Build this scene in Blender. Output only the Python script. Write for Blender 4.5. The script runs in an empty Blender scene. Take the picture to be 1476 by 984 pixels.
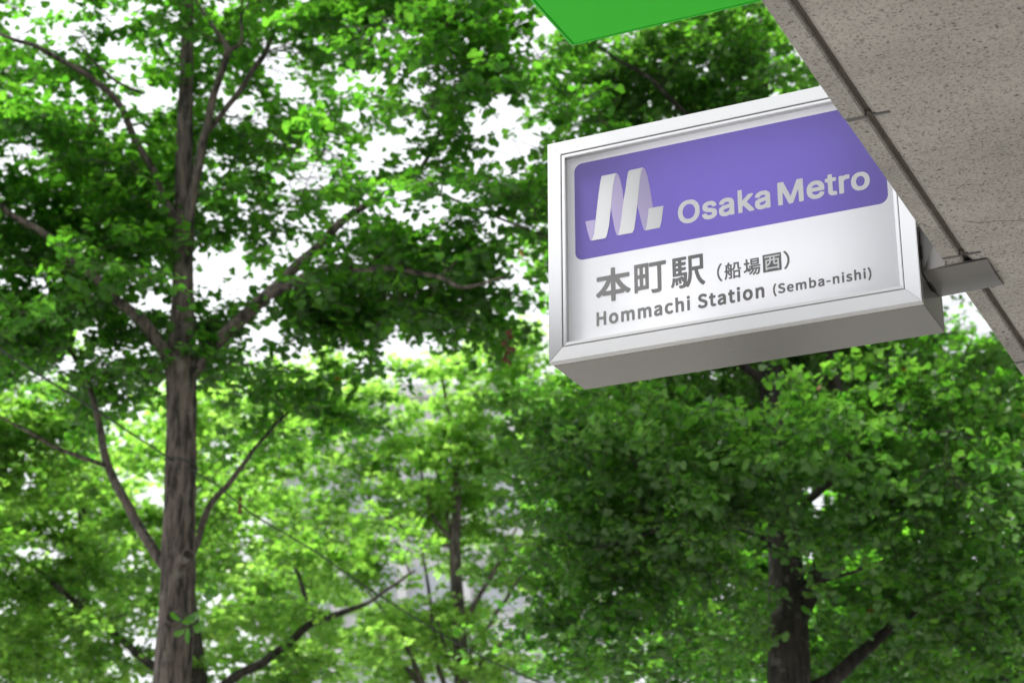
import bpy, bmesh, math, random
import numpy as np
from mathutils import Vector, Matrix, noise

SC = bpy.context.scene
COL = SC.collection
R = math.radians

# ------------------------------------------------------------------ camera
PITCH = 0.36706
CAM_Z = 1.6
F_PX = 2865.6                    # focal length in photograph pixels (1476 wide)
cam = bpy.data.cameras.new('camera')
cam.sensor_width = 36.0
cam.lens = 36.0 * F_PX / 1476.0
cam.clip_start = 0.05
cam.clip_end = 3000
cam.dof.use_dof = True
cam.dof.focus_distance = 4.08
cam.dof.aperture_fstop = 7.0
cam_ob = bpy.data.objects.new('camera', cam)
cam_ob.location = (0, 0, CAM_Z)
cam_ob.rotation_euler = (math.pi / 2 + PITCH, 0, 0)
COL.objects.link(cam_ob)
SC.camera = cam_ob

# ------------------------------------------------------------------ sky, sun, exposure
SUN_EL, SUN_AZ = R(60), R(-85)     # azimuth from +Y, clockwise: high on the left
world = bpy.data.worlds.new('World')
SC.world = world
world.use_nodes = True
wn, wl = world.node_tree.nodes, world.node_tree.links
sky = wn.new('ShaderNodeTexSky')
sky.sky_type = 'NISHITA'
sky.sun_disc = False
sky.sun_elevation = SUN_EL
sky.sun_rotation = SUN_AZ
sky.air_density = 1.0
sky.dust_density = 4.0
hsv = wn.new('ShaderNodeHueSaturation')     # thin overcast: the blue is washed out
hsv.inputs['Saturation'].default_value = 0.12
wl.new(sky.outputs[0], hsv.inputs['Color'])
wl.new(hsv.outputs[0], wn['Background'].inputs[0])
wn['Background'].inputs[1].default_value = 0.14

sun = bpy.data.lights.new('sun', 'SUN')
sun.energy = 3.5
sun.angle = R(7)
sun.color = (1.0, 0.96, 0.9)
sun_ob = bpy.data.objects.new('sun', sun)
sdir = Vector((math.sin(SUN_AZ) * math.cos(SUN_EL), math.cos(SUN_AZ) * math.cos(SUN_EL), math.sin(SUN_EL)))
sun_ob.rotation_euler = sdir.to_track_quat('Z', 'Y').to_euler()
sun_ob.location = sdir * 60
COL.objects.link(sun_ob)

SC.view_settings.view_transform = 'Standard'
SC.view_settings.look = 'None'
SC.view_settings.exposure = 1.33
SC.view_settings.gamma = 1.0
SC.view_settings.use_curve_mapping = False
SC.cycles.max_bounces = 10
SC.cycles.transmission_bounces = 8
SC.cycles.diffuse_bounces = 6
SC.cycles.glossy_bounces = 4

# ------------------------------------------------------------------ helpers
def at(px, py, dist):
    """point seen at photograph pixel (px, py), dist metres ahead along the ground"""
    x = (px - 738.0) / F_PX
    u = (492.0 - py) / F_PX
    v = Vector((x, math.cos(PITCH) - u * math.sin(PITCH), math.sin(PITCH) + u * math.cos(PITCH)))
    v *= dist / v.y
    v.z += CAM_Z
    return v

def tag(o, label=None, cat=None, group=None, kind=None):
    if label: o['label'] = label
    if cat: o['category'] = cat
    if group: o['group'] = group
    if kind: o['kind'] = kind
    return o

def empty(name, loc, rz=0.0):
    o = bpy.data.objects.new(name, None)
    o.location = loc
    o.rotation_euler = (0, 0, rz)
    o.empty_display_size = 0.2
    COL.objects.link(o)
    return o

def link(name, me, mat=None, parent=None, local=False):
    """one mesh object; local=True: coordinates are already in the parent's frame"""
    o = bpy.data.objects.new(name, me)
    if mat is not None and len(me.materials) == 0:
        me.materials.append(mat)
    COL.objects.link(o)
    if parent is not None:
        o.parent = parent
        if not local and parent.type == 'EMPTY':     # mesh parents already sit at the world origin
            m = Matrix.Translation(parent.location) @ parent.rotation_euler.to_matrix().to_4x4()
            o.matrix_parent_inverse = m.inverted()
    return o

def mesh(name, verts, faces, smooth=False):
    me = bpy.data.meshes.new(name)
    me.from_pydata([tuple(v) for v in verts], [], faces)
    if smooth:
        me.polygons.foreach_set('use_smooth', [True] * len(me.polygons))
    me.update()
    return me

def box_mesh(name, x0, x1, y0, y1, z0, z1, bevel=0.0, seg=2):
    bm = bmesh.new()
    bmesh.ops.create_cube(bm, size=1.0)
    for v in bm.verts:
        v.co = Vector((x0 if v.co.x < 0 else x1, y0 if v.co.y < 0 else y1, z0 if v.co.z < 0 else z1))
    if bevel:
        bmesh.ops.bevel(bm, geom=list(bm.edges), offset=bevel, segments=seg, affect='EDGES', clamp_overlap=True)
    me = bpy.data.meshes.new(name)
    bm.to_mesh(me); bm.free()
    return me

def np_mesh(name, V, tris):
    """triangle mesh from arrays"""
    me = bpy.data.meshes.new(name)
    V = np.ascontiguousarray(V, np.float32); tris = np.ascontiguousarray(tris, np.int32)
    me.vertices.add(len(V)); me.vertices.foreach_set('co', V.ravel())
    me.loops.add(tris.size); me.loops.foreach_set('vertex_index', tris.ravel())
    me.polygons.add(len(tris))
    me.polygons.foreach_set('loop_start', np.arange(len(tris), dtype=np.int32) * 3)
    me.polygons.foreach_set('loop_total', np.full(len(tris), 3, np.int32))
    me.update(calc_edges=True)
    return me

# ------------------------------------------------------------------ materials
class NT:
    def __init__(s, name):
        s.m = bpy.data.materials.new(name); s.m.use_nodes = True
        s.n, s.l = s.m.node_tree.nodes, s.m.node_tree.links
        s.b = s.n['Principled BSDF']; s.out = s.n['Material Output']
    def new(s, t, **kw):
        n = s.n.new('ShaderNode' + t)
        for k, v in kw.items(): setattr(n, k, v)
        return n
    def link(s, a, b): s.l.new(a, b)
    def coord(s, scale=(1, 1, 1), rot=(0, 0, 0), which='Object'):
        tc = s.new('TexCoord'); mp = s.new('Mapping')
        mp.inputs['Scale'].default_value = scale; mp.inputs['Rotation'].default_value = rot
        s.link(tc.outputs[which], mp.inputs['Vector']); return mp.outputs[0]
    def noise(s, vec, scale, detail=4, rough=0.55):
        n = s.new('TexNoise'); n.inputs['Scale'].default_value = scale
        n.inputs['Detail'].default_value = detail; n.inputs['Roughness'].default_value = rough
        s.link(vec, n.inputs['Vector']); return n.outputs['Fac']
    def ramp(s, fac, stops):
        r = s.new('ValToRGB'); e = r.color_ramp.elements
        while len(e) < len(stops): e.new(0.5)
        for el, (p, c) in zip(e, stops):
            el.position = p; el.color = (*c, 1) if len(c) == 3 else c
        s.link(fac, r.inputs[0]); return r.outputs[0]
    def mix(s, fac, a, b, mode='MIX'):
        m = s.new('MixRGB', blend_type=mode)
        for i, v in enumerate((fac, a, b)):
            if isinstance(v, (int, float)): m.inputs[i].default_value = v
            elif isinstance(v, tuple): m.inputs[i].default_value = (*v, 1)
            else: s.link(v, m.inputs[i])
        return m.outputs[0]
    def bump(s, h, strength, dist=0.01):
        b = s.new('Bump'); b.inputs['Strength'].default_value = strength; b.inputs['Distance'].default_value = dist
        s.link(h, b.inputs['Height']); s.link(b.outputs[0], s.b.inputs['Normal']); return b
    def set(s, **kw):
        for k, v in kw.items():
            k = k.replace('_', ' ')
            i = s.b.inputs[k]
            if hasattr(v, 'is_linked'): s.link(v, i)
            elif isinstance(v, tuple): i.default_value = (*v, 1)
            else: i.default_value = v
        return s.m

def mat_plain(name, col, rough=0.6, **kw):
    t = NT(name); return t.set(Base_Color=col, Roughness=rough, **kw)

def mat_steel(name, base=(0.62, 0.61, 0.59), rough=0.3, stretch=(2, 60, 60)):
    t = NT(name)
    v = t.coord(stretch)
    f = t.noise(v, 9, 5, 0.7)
    v2 = t.coord((1, 1, 1))
    g = t.noise(v2, 5, 3)
    t.set(Base_Color=t.mix(g, tuple(c * 0.96 for c in base), tuple(min(1, c * 1.04) for c in base)), Metallic=1.0,
          Roughness=t.ramp(f, [(0.2, (rough * 0.92,) * 3), (0.8, (rough * 1.08,) * 3)]))
    t.bump(f, 0.005, 0.0001)
    return t.m

def mat_stone(name, a, b, speck=(0.06, 0.055, 0.05)):
    t = NT(name)
    v = t.coord()
    big = t.noise(v, 2.6, 5, 0.6)
    fine = t.noise(v, 120, 3, 0.6)
    # irregular dark specks of the aggregate, in three sizes
    vs = t.coord((1, 1.35, 1), (0, 0, 0.45))
    sp = t.ramp(t.noise(vs, 95, 3, 0.6), [(0.625, (0, 0, 0)), (0.66, (1, 1, 1))])
    sp2 = t.ramp(t.noise(vs, 190, 2, 0.6), [(0.565, (0, 0, 0)), (0.63, (1, 1, 1))])
    sp3 = t.ramp(t.noise(t.coord((1, 1, 1), (0.3, 0.2, 1.0)), 46, 4, 0.7), [(0.655, (0, 0, 0)), (0.69, (1, 1, 1))])
    col = t.mix(t.ramp(big, [(0.35, (0, 0, 0)), (0.65, (1, 1, 1))]), a, b)
    col = t.mix(0.35, col, t.ramp(fine, [(0.25, (0.45,) * 3), (0.75, (1.35,) * 3)]), 'MULTIPLY')
    col = t.mix(sp, col, speck)
    col = t.mix(t.mix(1.0, sp2, (0.75, 0.75, 0.75), 'MULTIPLY'), col, tuple(c * 1.5 for c in speck))
    col = t.mix(sp3, col, (0.035, 0.032, 0.03))
    col = t.mix(0.55, col, t.ramp(t.noise(t.coord((1.0, 3.0, 1.0), (0, 0, 0.5)), 1.7, 5, 0.65), [(0.35, (0.72,) * 3), (0.6, (1.12,) * 3)]), 'MULTIPLY')
    t.set(Base_Color=col, Roughness=0.75)
    t.bump(t.mix(0.5, fine, sp), 0.2, 0.003)
    return t.m

def mat_bark(name, a, b, scale=1.0):
    t = NT(name)
    v = t.coord((9 * scale, 9 * scale, 1.7 * scale))
    f = t.noise(v, 3.2, 6, 0.65)
    w = t.noise(t.coord((26 * scale, 26 * scale, 3.5 * scale)), 3, 4, 0.6)
    blot = t.noise(t.coord(), 2.2, 3)
    lich = t.ramp(t.noise(t.coord(), 9.0, 5, 0.65), [(0.56, (0, 0, 0)), (0.66, (1, 1, 1))])
    col = t.ramp(f, [(0.40, a), (0.56, b)])
    col = t.mix(0.5, col, t.ramp(w, [(0.3, (0.5,) * 3), (0.7, (1.3,) * 3)]), 'MULTIPLY')
    col = t.mix(0.5, col, t.ramp(blot, [(0.35, (0.75,) * 3), (0.65, (1.25,) * 3)]), 'MULTIPLY')
    col = t.mix(t.mix(1.0, lich, (0.35, 0.35, 0.35), 'MULTIPLY'), col, (0.24, 0.235, 0.2))
    t.set(Base_Color=col, Roughness=0.9)
    t.bump(t.mix(0.4, f, w), 0.7, 0.02)
    return t.m

def mat_leaf(name, dark, light, trans_d, trans_l, tfac=0.5, brown=0.0004):
    t = NT(name)
    g = t.new('NewGeometry'); oi = t.new('ObjectInfo')
    ad = t.new('Math', operation='ADD'); t.link(g.outputs['Random Per Island'], ad.inputs[0]); t.link(oi.outputs['Random'], ad.inputs[1])
    fr = t.new('Math', operation='FRACT'); t.link(ad.outputs[0], fr.inputs[0])
    clump = t.noise(t.coord(which='Object'), 1.1, 2)
    val = t.mix(0.45, fr.outputs[0], clump)
    br = t.new('Math', operation='GREATER_THAN'); t.link(fr.outputs[0], br.inputs[0]); br.inputs[1].default_value = 1 - brown
    # radial veins of the fan read as fine streaks
    refl = t.ramp(val, [(0.2, dark), (0.8, light)])
    tran = t.ramp(val, [(0.2, trans_d), (0.8, trans_l)])
    refl = t.mix(br.outputs[0], refl, (0.30, 0.12, 0.03)); tran = t.mix(br.outputs[0], tran, (0.32, 0.10, 0.02))
    t.set(Base_Color=refl, Roughness=0.38, Specular_IOR_Level=0.55)
    tr = t.new('BsdfTranslucent'); t.link(tran, tr.inputs['Color'])
    ms = t.new('MixShader'); ms.inputs[0].default_value = tfac
    t.link(t.b.outputs[0], ms.inputs[1]); t.link(tr.outputs[0], ms.inputs[2]); t.link(ms.outputs[0], t.out.inputs['Surface'])
    return t.m

# ------------------------------------------------------------------ ground
m_ground = NT('asphalt')
_v = m_ground.coord()
m_ground.set(Base_Color=m_ground.mix(m_ground.noise(_v, 0.7, 4), (0.045, 0.045, 0.045), (0.075, 0.073, 0.07)), Roughness=0.9)
tag(link('ground', mesh('ground', [(-900, -900, -0.13), (900, -900, -0.13), (900, 900, -0.13), (-900, 900, -0.13)], [(0, 1, 2, 3)]), m_ground.m), kind='structure')
t = NT('paving')
_v = t.coord()
br = t.new('TexBrick'); br.inputs['Scale'].default_value = 3.3
br.inputs['Color1'].default_value = (0.25, 0.245, 0.24, 1); br.inputs['Color2'].default_value = (0.21, 0.206, 0.2, 1)
br.inputs['Mortar'].default_value = (0.12, 0.118, 0.115, 1); br.inputs['Mortar Size'].default_value = 0.01
t.link(_v, br.inputs['Vector']); t.set(Base_Color=br.outputs[0], Roughness=0.85)
tag(link('pavement', box_mesh('pavement', -7, 12, -20, 60, -0.125, 0.0, 0.02), t.m), kind='structure')

# ------------------------------------------------------------------ the sign's frame of reference
TH = 0.44696                                    # the sign is turned this far from the picture plane
SIGN = Vector((0.078342, 3.96, 1.473417 + CAM_Z))   # lower front corner at the free end
RV = Vector((math.cos(TH), -math.sin(TH), 0))   # along the sign towards the building
DV = Vector((math.sin(TH), math.cos(TH), 0))    # along the building face, away from the camera
W, H, D = 0.8046, 0.5170, 0.1882

# ------------------------------------------------------------------ station entrance (canopy edge above the camera)
m_stone = mat_stone('granite_soffit', (0.335, 0.319, 0.29), (0.41, 0.391, 0.356))
m_stone2 = mat_stone('granite_edge', (0.30, 0.286, 0.262), (0.37, 0.353, 0.325))
m_joint = mat_plain('sealant', (0.10, 0.099, 0.095), 0.7)
m_groove = NT('groove_dark')
m_groove.set(Base_Color=m_groove.mix(m_groove.noise(m_groove.coord(), 14, 4), (0.05, 0.042, 0.034), (0.15, 0.13, 0.11)), Roughness=0.95)  # mottled dark brown for the groove floor and the patches at its joints
m_wall = mat_stone('granite_wall', (0.30, 0.29, 0.27), (0.36, 0.35, 0.32))

ENT = empty('station_entrance', (SIGN.x + 1.9 * RV.x, SIGN.y + 1.9 * RV.y, 0), -TH)
tag(ENT, 'speckled granite canopy of the station entrance with a drip groove along its edge', 'building')
# local frame of ENT: x = along RV from r=1.9, y = along DV, z = height
ZS = SIGN.z + 0.0755
def ebox(name, r0, r1, d0, d1, z0, z1, mat, bev=0.0, parent=ENT):
    return link(name, box_mesh(name, r0 - 1.9, r1 - 1.9, d0, d1, z0, z1, bev), mat, parent, local=True)
JD = [-0.662 + 0.648 * k for k in range(-7, 9)]
rs = random.Random(4)
for k in range(len(JD) - 1):
    dz = rs.uniform(-0.0006, 0.0006)
    ebox('edge_stone', 0.853 + rs.uniform(-.0008, .0008), 0.8895, JD[k] + 0.0046, JD[k + 1] - 0.0046, ZS + dz, ZS + 0.35, m_stone2, 0.0022)
    ebox('joint_sealant', 0.8545, 0.8885, JD[k] - 0.0045, JD[k] + 0.0045, ZS + 0.0008, ZS + 0.3, m_joint)
    ebox('joint_sealant', 0.9015, 0.931, JD[k] - 0.0045, JD[k] + 0.0040, ZS - 0.0006, ZS + 0.004, m_joint, 0.0008)
    ebox('groove_patch', 0.8898, 0.8975, JD[k] - 0.006, JD[k] + 0.007, ZS + 0.006, ZS + 0.0125, m_groove.m, 0.001)
ebox('drip_groove', 0.8897, 0.8962, JD[0], JD[-1], ZS + 0.011, ZS + 0.3, m_groove.m)
# main soffit slab: chamfered lip beside the groove, then the flat
_p = [(0.8965, 0.0125), (0.9085, 0.0012), (0.932, 0.0008), (0.934, 0.0), (4.6, 0.0), (4.6, 0.35), (0.8965, 0.35)]
_vs = [(r - 1.9, d, ZS + z) for d in (JD[0], JD[-1]) for r, z in _p]
_n = len(_p)
_f = [(i, (i + 1) % _n, (i + 1) % _n + _n, i + _n) for i in range(_n)] + [tuple(range(_n))[::-1], tuple(range(_n, 2 * _n))]
link('soffit_slab', mesh('soffit_slab', _vs, _f), m_stone, ENT, local=True)
# hairline crack in the soffit
_c = [(0.938, -0.172), (0.962, -0.150), (0.99, -0.148), (1.03, -0.128), (1.09, -0.118), (1.16, -0.09)]
_vs, _f = [], []
for i, (r, d) in enumerate(_c):
    w = 0.0009
    _vs += [(r - 1.9, d - w, ZS - 0.0005), (r - 1.9, d + w, ZS - 0.0005)]
    if i: _f.append((2 * i - 2, 2 * i - 1, 2 * i + 1, 2 * i))
link('hairline_crack', mesh('hairline_crack', _vs, _f), mat_plain('crack', (0.16, 0.14, 0.12), 0.9), ENT, local=True)
ebox('roof_slab', 0.87, 4.58, JD[0] + 0.01, JD[-1] - 0.01, ZS + 0.352, ZS + 0.5, m_stone2, 0.01)
ebox('side_wall', 3.4, 3.7, JD[0], JD[-1], 0.0, ZS - 0.004, m_wall)
ebox('facade_wall', 1.12, 1.5, JD[0], JD[-1], ZS + 0.502, 9.5, m_wall)

# ------------------------------------------------------------------ green box sign above
m_green = NT('green_acrylic')
m_green.set(Base_Color=(0.026, 0.46, 0.014), Roughness=0.5, Specular_IOR_Level=0.25,
            Emission_Color=(0.02, 0.42, 0.015), Emission_Strength=0.05)
m_greenrim = mat_plain('green_rim', (0.028, 0.48, 0.02), 0.5)
ZG = 4.42
_v = at(825, 66, 1.0) - Vector((0, 0, CAM_Z))
_k = (ZG - CAM_Z) / _v.z
gp = Vector((_v.x * _k, _v.y * _k, ZG)) - SIGN
gr, gd = gp.dot(RV), gp.dot(DV)
GRN = empty('projecting_sign', SIGN + gp, -TH)
tag(GRN, 'bright green box sign projecting from the facade above the station sign', 'sign')
link('sign_box', box_mesh('sign_box', 0.004, 1.12 - gr, -1.6, -0.004, 0.0, 0.9, 0.006), m_green.m, GRN, local=True)
link('edge_trim', box_mesh('edge_trim', -0.004, 0.0038, -1.6, 0.0, 0.0012, 0.902, 0.0012), m_greenrim, GRN, local=True)
link('edge_trim', box_mesh('edge_trim', 0.0042, 1.115 - gr, -0.0038, 0.004, 0.0012, 0.902, 0.0012), m_greenrim, GRN, local=True)

# ------------------------------------------------------------------ the station sign
m_steel = mat_steel('brushed_steel', (0.60, 0.60, 0.60), 0.30)
m_steel_v = mat_steel('brushed_steel_upright', (0.60, 0.60, 0.60), 0.15, (60, 60, 2))
m_steel_dk = mat_steel('steel_housing', (0.245, 0.236, 0.222), 0.26)
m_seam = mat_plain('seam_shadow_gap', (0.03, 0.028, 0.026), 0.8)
def sheet(name, col, tcol, fac):
    t = NT(name)
    v = t.coord((1, 1, 1)); dirt = t.noise(t.coord((9, 1, 1.2)), 4, 5, 0.65)
    c2 = t.mix(0.5, col, t.ramp(dirt, [(0.25, (0.955,) * 3), (0.75, (1.01,) * 3)]), 'MULTIPLY')
    t.set(Base_Color=c2, Roughness=t.ramp(t.noise(v, 7, 4), [(0.2, (0.235,) * 3), (0.8, (0.265,) * 3)]), Coat_Weight=0.15, Coat_Roughness=0.12)
    tr = t.new('BsdfTranslucent'); tr.inputs['Color'].default_value = (*tcol, 1)
    ms = t.new('MixShader'); ms.inputs[0].default_value = fac
    t.link(t.b.outputs[0], ms.inputs[1]); t.link(tr.outputs[0], ms.inputs[2]); t.link(ms.outputs[0], t.out.inputs['Surface'])
    return t.m
m_white = sheet('white_acrylic', (0.66, 0.68, 0.73), (0.82, 0.83, 0.88), 0.35)
m_purple = sheet('purple_film', (0.118, 0.088, 0.34), (0.16, 0.115, 0.56), 0.35)
m_grey = mat_plain('grey_lettering', (0.105, 0.108, 0.113), 0.45)
m_lwhite = mat_plain('white_film', (0.50, 0.51, 0.55), 0.35)
m_ltext = mat_plain('white_text_film', (0.58, 0.585, 0.62), 0.35)
m_lshade = mat_plain('lilac_film', (0.31, 0.27, 0.46), 0.35)

SG = empty('station_sign', SIGN, -TH)
tag(SG, 'steel-framed station sign box with a purple banner, hung off the granite canopy edge', 'sign')

FW = 0.0316
def bar(name, quad, d0, d1, mat, bev=0.0012):
    """mitred bar: quad of (r, z) corners, from depth d0 to d1"""
    bm = bmesh.new()
    a = [bm.verts.new((r, d0, z)) for r, z in quad]
    b = [bm.verts.new((r, d1, z)) for r, z in quad]
    bm.faces.new(a); bm.faces.new(b[::-1])
    for i in range(4):
        bm.faces.new((a[i - 1], a[i], b[i], b[i - 1]))
    bmesh.ops.recalc_face_normals(bm, faces=list(bm.faces))
    fr = [e for e in bm.edges if all(abs(v.co.y - d0) < 1e-6 for v in e.verts)]
    bmesh.ops.bevel(bm, geom=fr, offset=bev, segments=2, affect='EDGES')
    me = bpy.data.meshes.new(name); bm.to_mesh(me); bm.free()
    return link(name, me, mat, SG, local=True)

def ring(name, x0, z0, x1, z1, w, d0, d1, mats, gap=0.00015):
    g = gap
    bar(name, [(x0 + g, z0), (x1 - g, z0), (x1 - w - g, z0 + w), (x0 + w + g, z0 + w)], d0, d1, mats[0])
    bar(name, [(x0 + w + g, z1 - w), (x1 - w - g, z1 - w), (x1 - g, z1), (x0 + g, z1)], d0, d1, mats[0])
    bar(name, [(x0, z0 + g), (x0 + w, z0 + w + g), (x0 + w, z1 - w - g), (x0, z1 - g)], d0, d1, mats[1])
    bar(name, [(x1 - w, z0 + w + g), (x1, z0 + g), (x1, z1 - g), (x1 - w, z1 - w - g)], d0, d1, mats[1])

ring('frame_bar', 0, 0, W, H, FW, 0.0, 0.0185, (m_steel, m_steel_v))
B0 = FW + 0.0018
ring('inner_bezel', B0, B0, W - B0, H - B0, 0.0078, 0.0008, 0.0184, (m_steel, m_steel_v))
def sbox(name, x0, x1, y0, y1, z0, z1, mat, bev=0.0, parent=SG):
    return link(name, box_mesh(name, x0, x1, y0, y1, z0, z1, bev), mat, parent, local=True)
HX0, HX1, HZ0, HZ1 = 0.0008, W - 0.0012, 0.0003, H - 0.0008
sbox('housing_plate', HX0, HX1, 0.0205, D, HZ0, HZ0 + 0.0025, m_steel_dk, 0.0008)
sbox('housing_plate', HX0, HX1, 0.0205, D, HZ1 - 0.0025, HZ1, m_steel_dk, 0.0008)
sbox('housing_plate', HX0 + 0.0001, HX0 + 0.0025, 0.0206, D - 0.0001, HZ0 + 0.0026, HZ1 - 0.0026, m_steel_dk)
sbox('housing_plate', HX1 - 0.0025, HX1 - 0.0001, 0.0206, D - 0.0001, HZ0 + 0.0026, HZ1 - 0.0026, m_steel_dk)
sbox('back_plate', HX0 + 0.0027, HX1 - 0.0027, D - 0.004, D - 0.0002, HZ0 + 0.0027, HZ1 - 0.0027, mat_plain('white_enamel', (0.75, 0.75, 0.75), 0.6))
PY = 0.0145                                   # depth of the acrylic sheet behind the frame
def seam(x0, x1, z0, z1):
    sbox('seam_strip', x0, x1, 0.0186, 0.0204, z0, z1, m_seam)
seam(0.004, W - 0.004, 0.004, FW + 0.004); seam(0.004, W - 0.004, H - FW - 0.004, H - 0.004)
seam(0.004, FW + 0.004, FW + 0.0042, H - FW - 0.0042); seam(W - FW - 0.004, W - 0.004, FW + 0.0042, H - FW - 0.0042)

def flat(name, loops, mat, y, depth=0.0003, parent=None):
    """flat cut film from outlines (r, z); inner outlines are holes; its face stands y in front of the sheet (outlines were measured at depth 0.006)"""
    cu = bpy.data.curves.new(name, 'CURVE'); cu.dimensions = '2D'; cu.fill_mode = 'BOTH'; cu.extrude = depth / 2
    sh = (PY - y) - 0.006
    for L in loops:
        s = cu.splines.new('POLY'); s.points.add(len(L) - 1)
        for q, (a, b) in zip(s.points, L): q.co = (a - 0.40 * sh, b + 0.408 * sh, 0, 1)
        s.use_cyclic_u = True
    tmp = bpy.data.objects.new('tmp', cu)
    me = bpy.data.meshes.new_from_object(tmp)
    bpy.data.objects.remove(tmp); bpy.data.curves.remove(cu)
    me.name = name
    me.transform(Matrix(((1, 0, 0, 0), (0, 0, -1, PY - y + depth / 2), (0, 1, 0, 0), (0, 0, 0, 1))))
    me.materials.clear()
    return link(name, me, mat, parent or PANEL, local=True)

def rrect(x0, z0, x1, z1, rad, n=8):
    P = []
    for cx, cz, a0 in ((x1 - rad, z1 - rad, 0), (x0 + rad, z1 - rad, 90), (x0 + rad, z0 + rad, 180), (x1 - rad, z0 + rad, 270)):
        for i in range(n + 1):
            a = R(a0 + 90 * i / n); P.append((cx + rad * math.cos(a), cz + rad * math.sin(a)))
    return P

BAN = rrect(0.0615, 0.2268, 0.7535, 0.4572, 0.019)
_o = B0 + 0.003
PANEL = flat('panel', [[(_o, _o - 0.004), (W - _o + 0.004, _o - 0.004), (W - _o + 0.004, H - _o - 0.002), (_o, H - _o - 0.002)], BAN], m_white, 0.0, 0.0, SG)
flat('banner', [BAN], m_purple, 0.0, 0.0)
m_tube = NT('lamp_tube'); m_tube.set(Base_Color=(0.9, 0.9, 0.9), Emission_Color=(1.0, 0.98, 0.95), Emission_Strength=3.2)
for zt in (0.13, 0.37):
    _vs = []; _f = []; _n = 12
    for x in (0.17, 0.69):
        _vs += [(x, 0.12 + 0.013 * math.cos(2 * math.pi * i / _n), zt + 0.013 * math.sin(2 * math.pi * i / _n)) for i in range(_n)]
    _f = [(i, (i + 1) % _n, _n + (i + 1) % _n, _n + i) for i in range(_n)] + [tuple(range(_n))[::-1], tuple(range(_n, 2 * _n))]
    link('lamp_tube', mesh('lamp_tube', _vs, _f), m_tube.m, SG, local=True)
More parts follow.
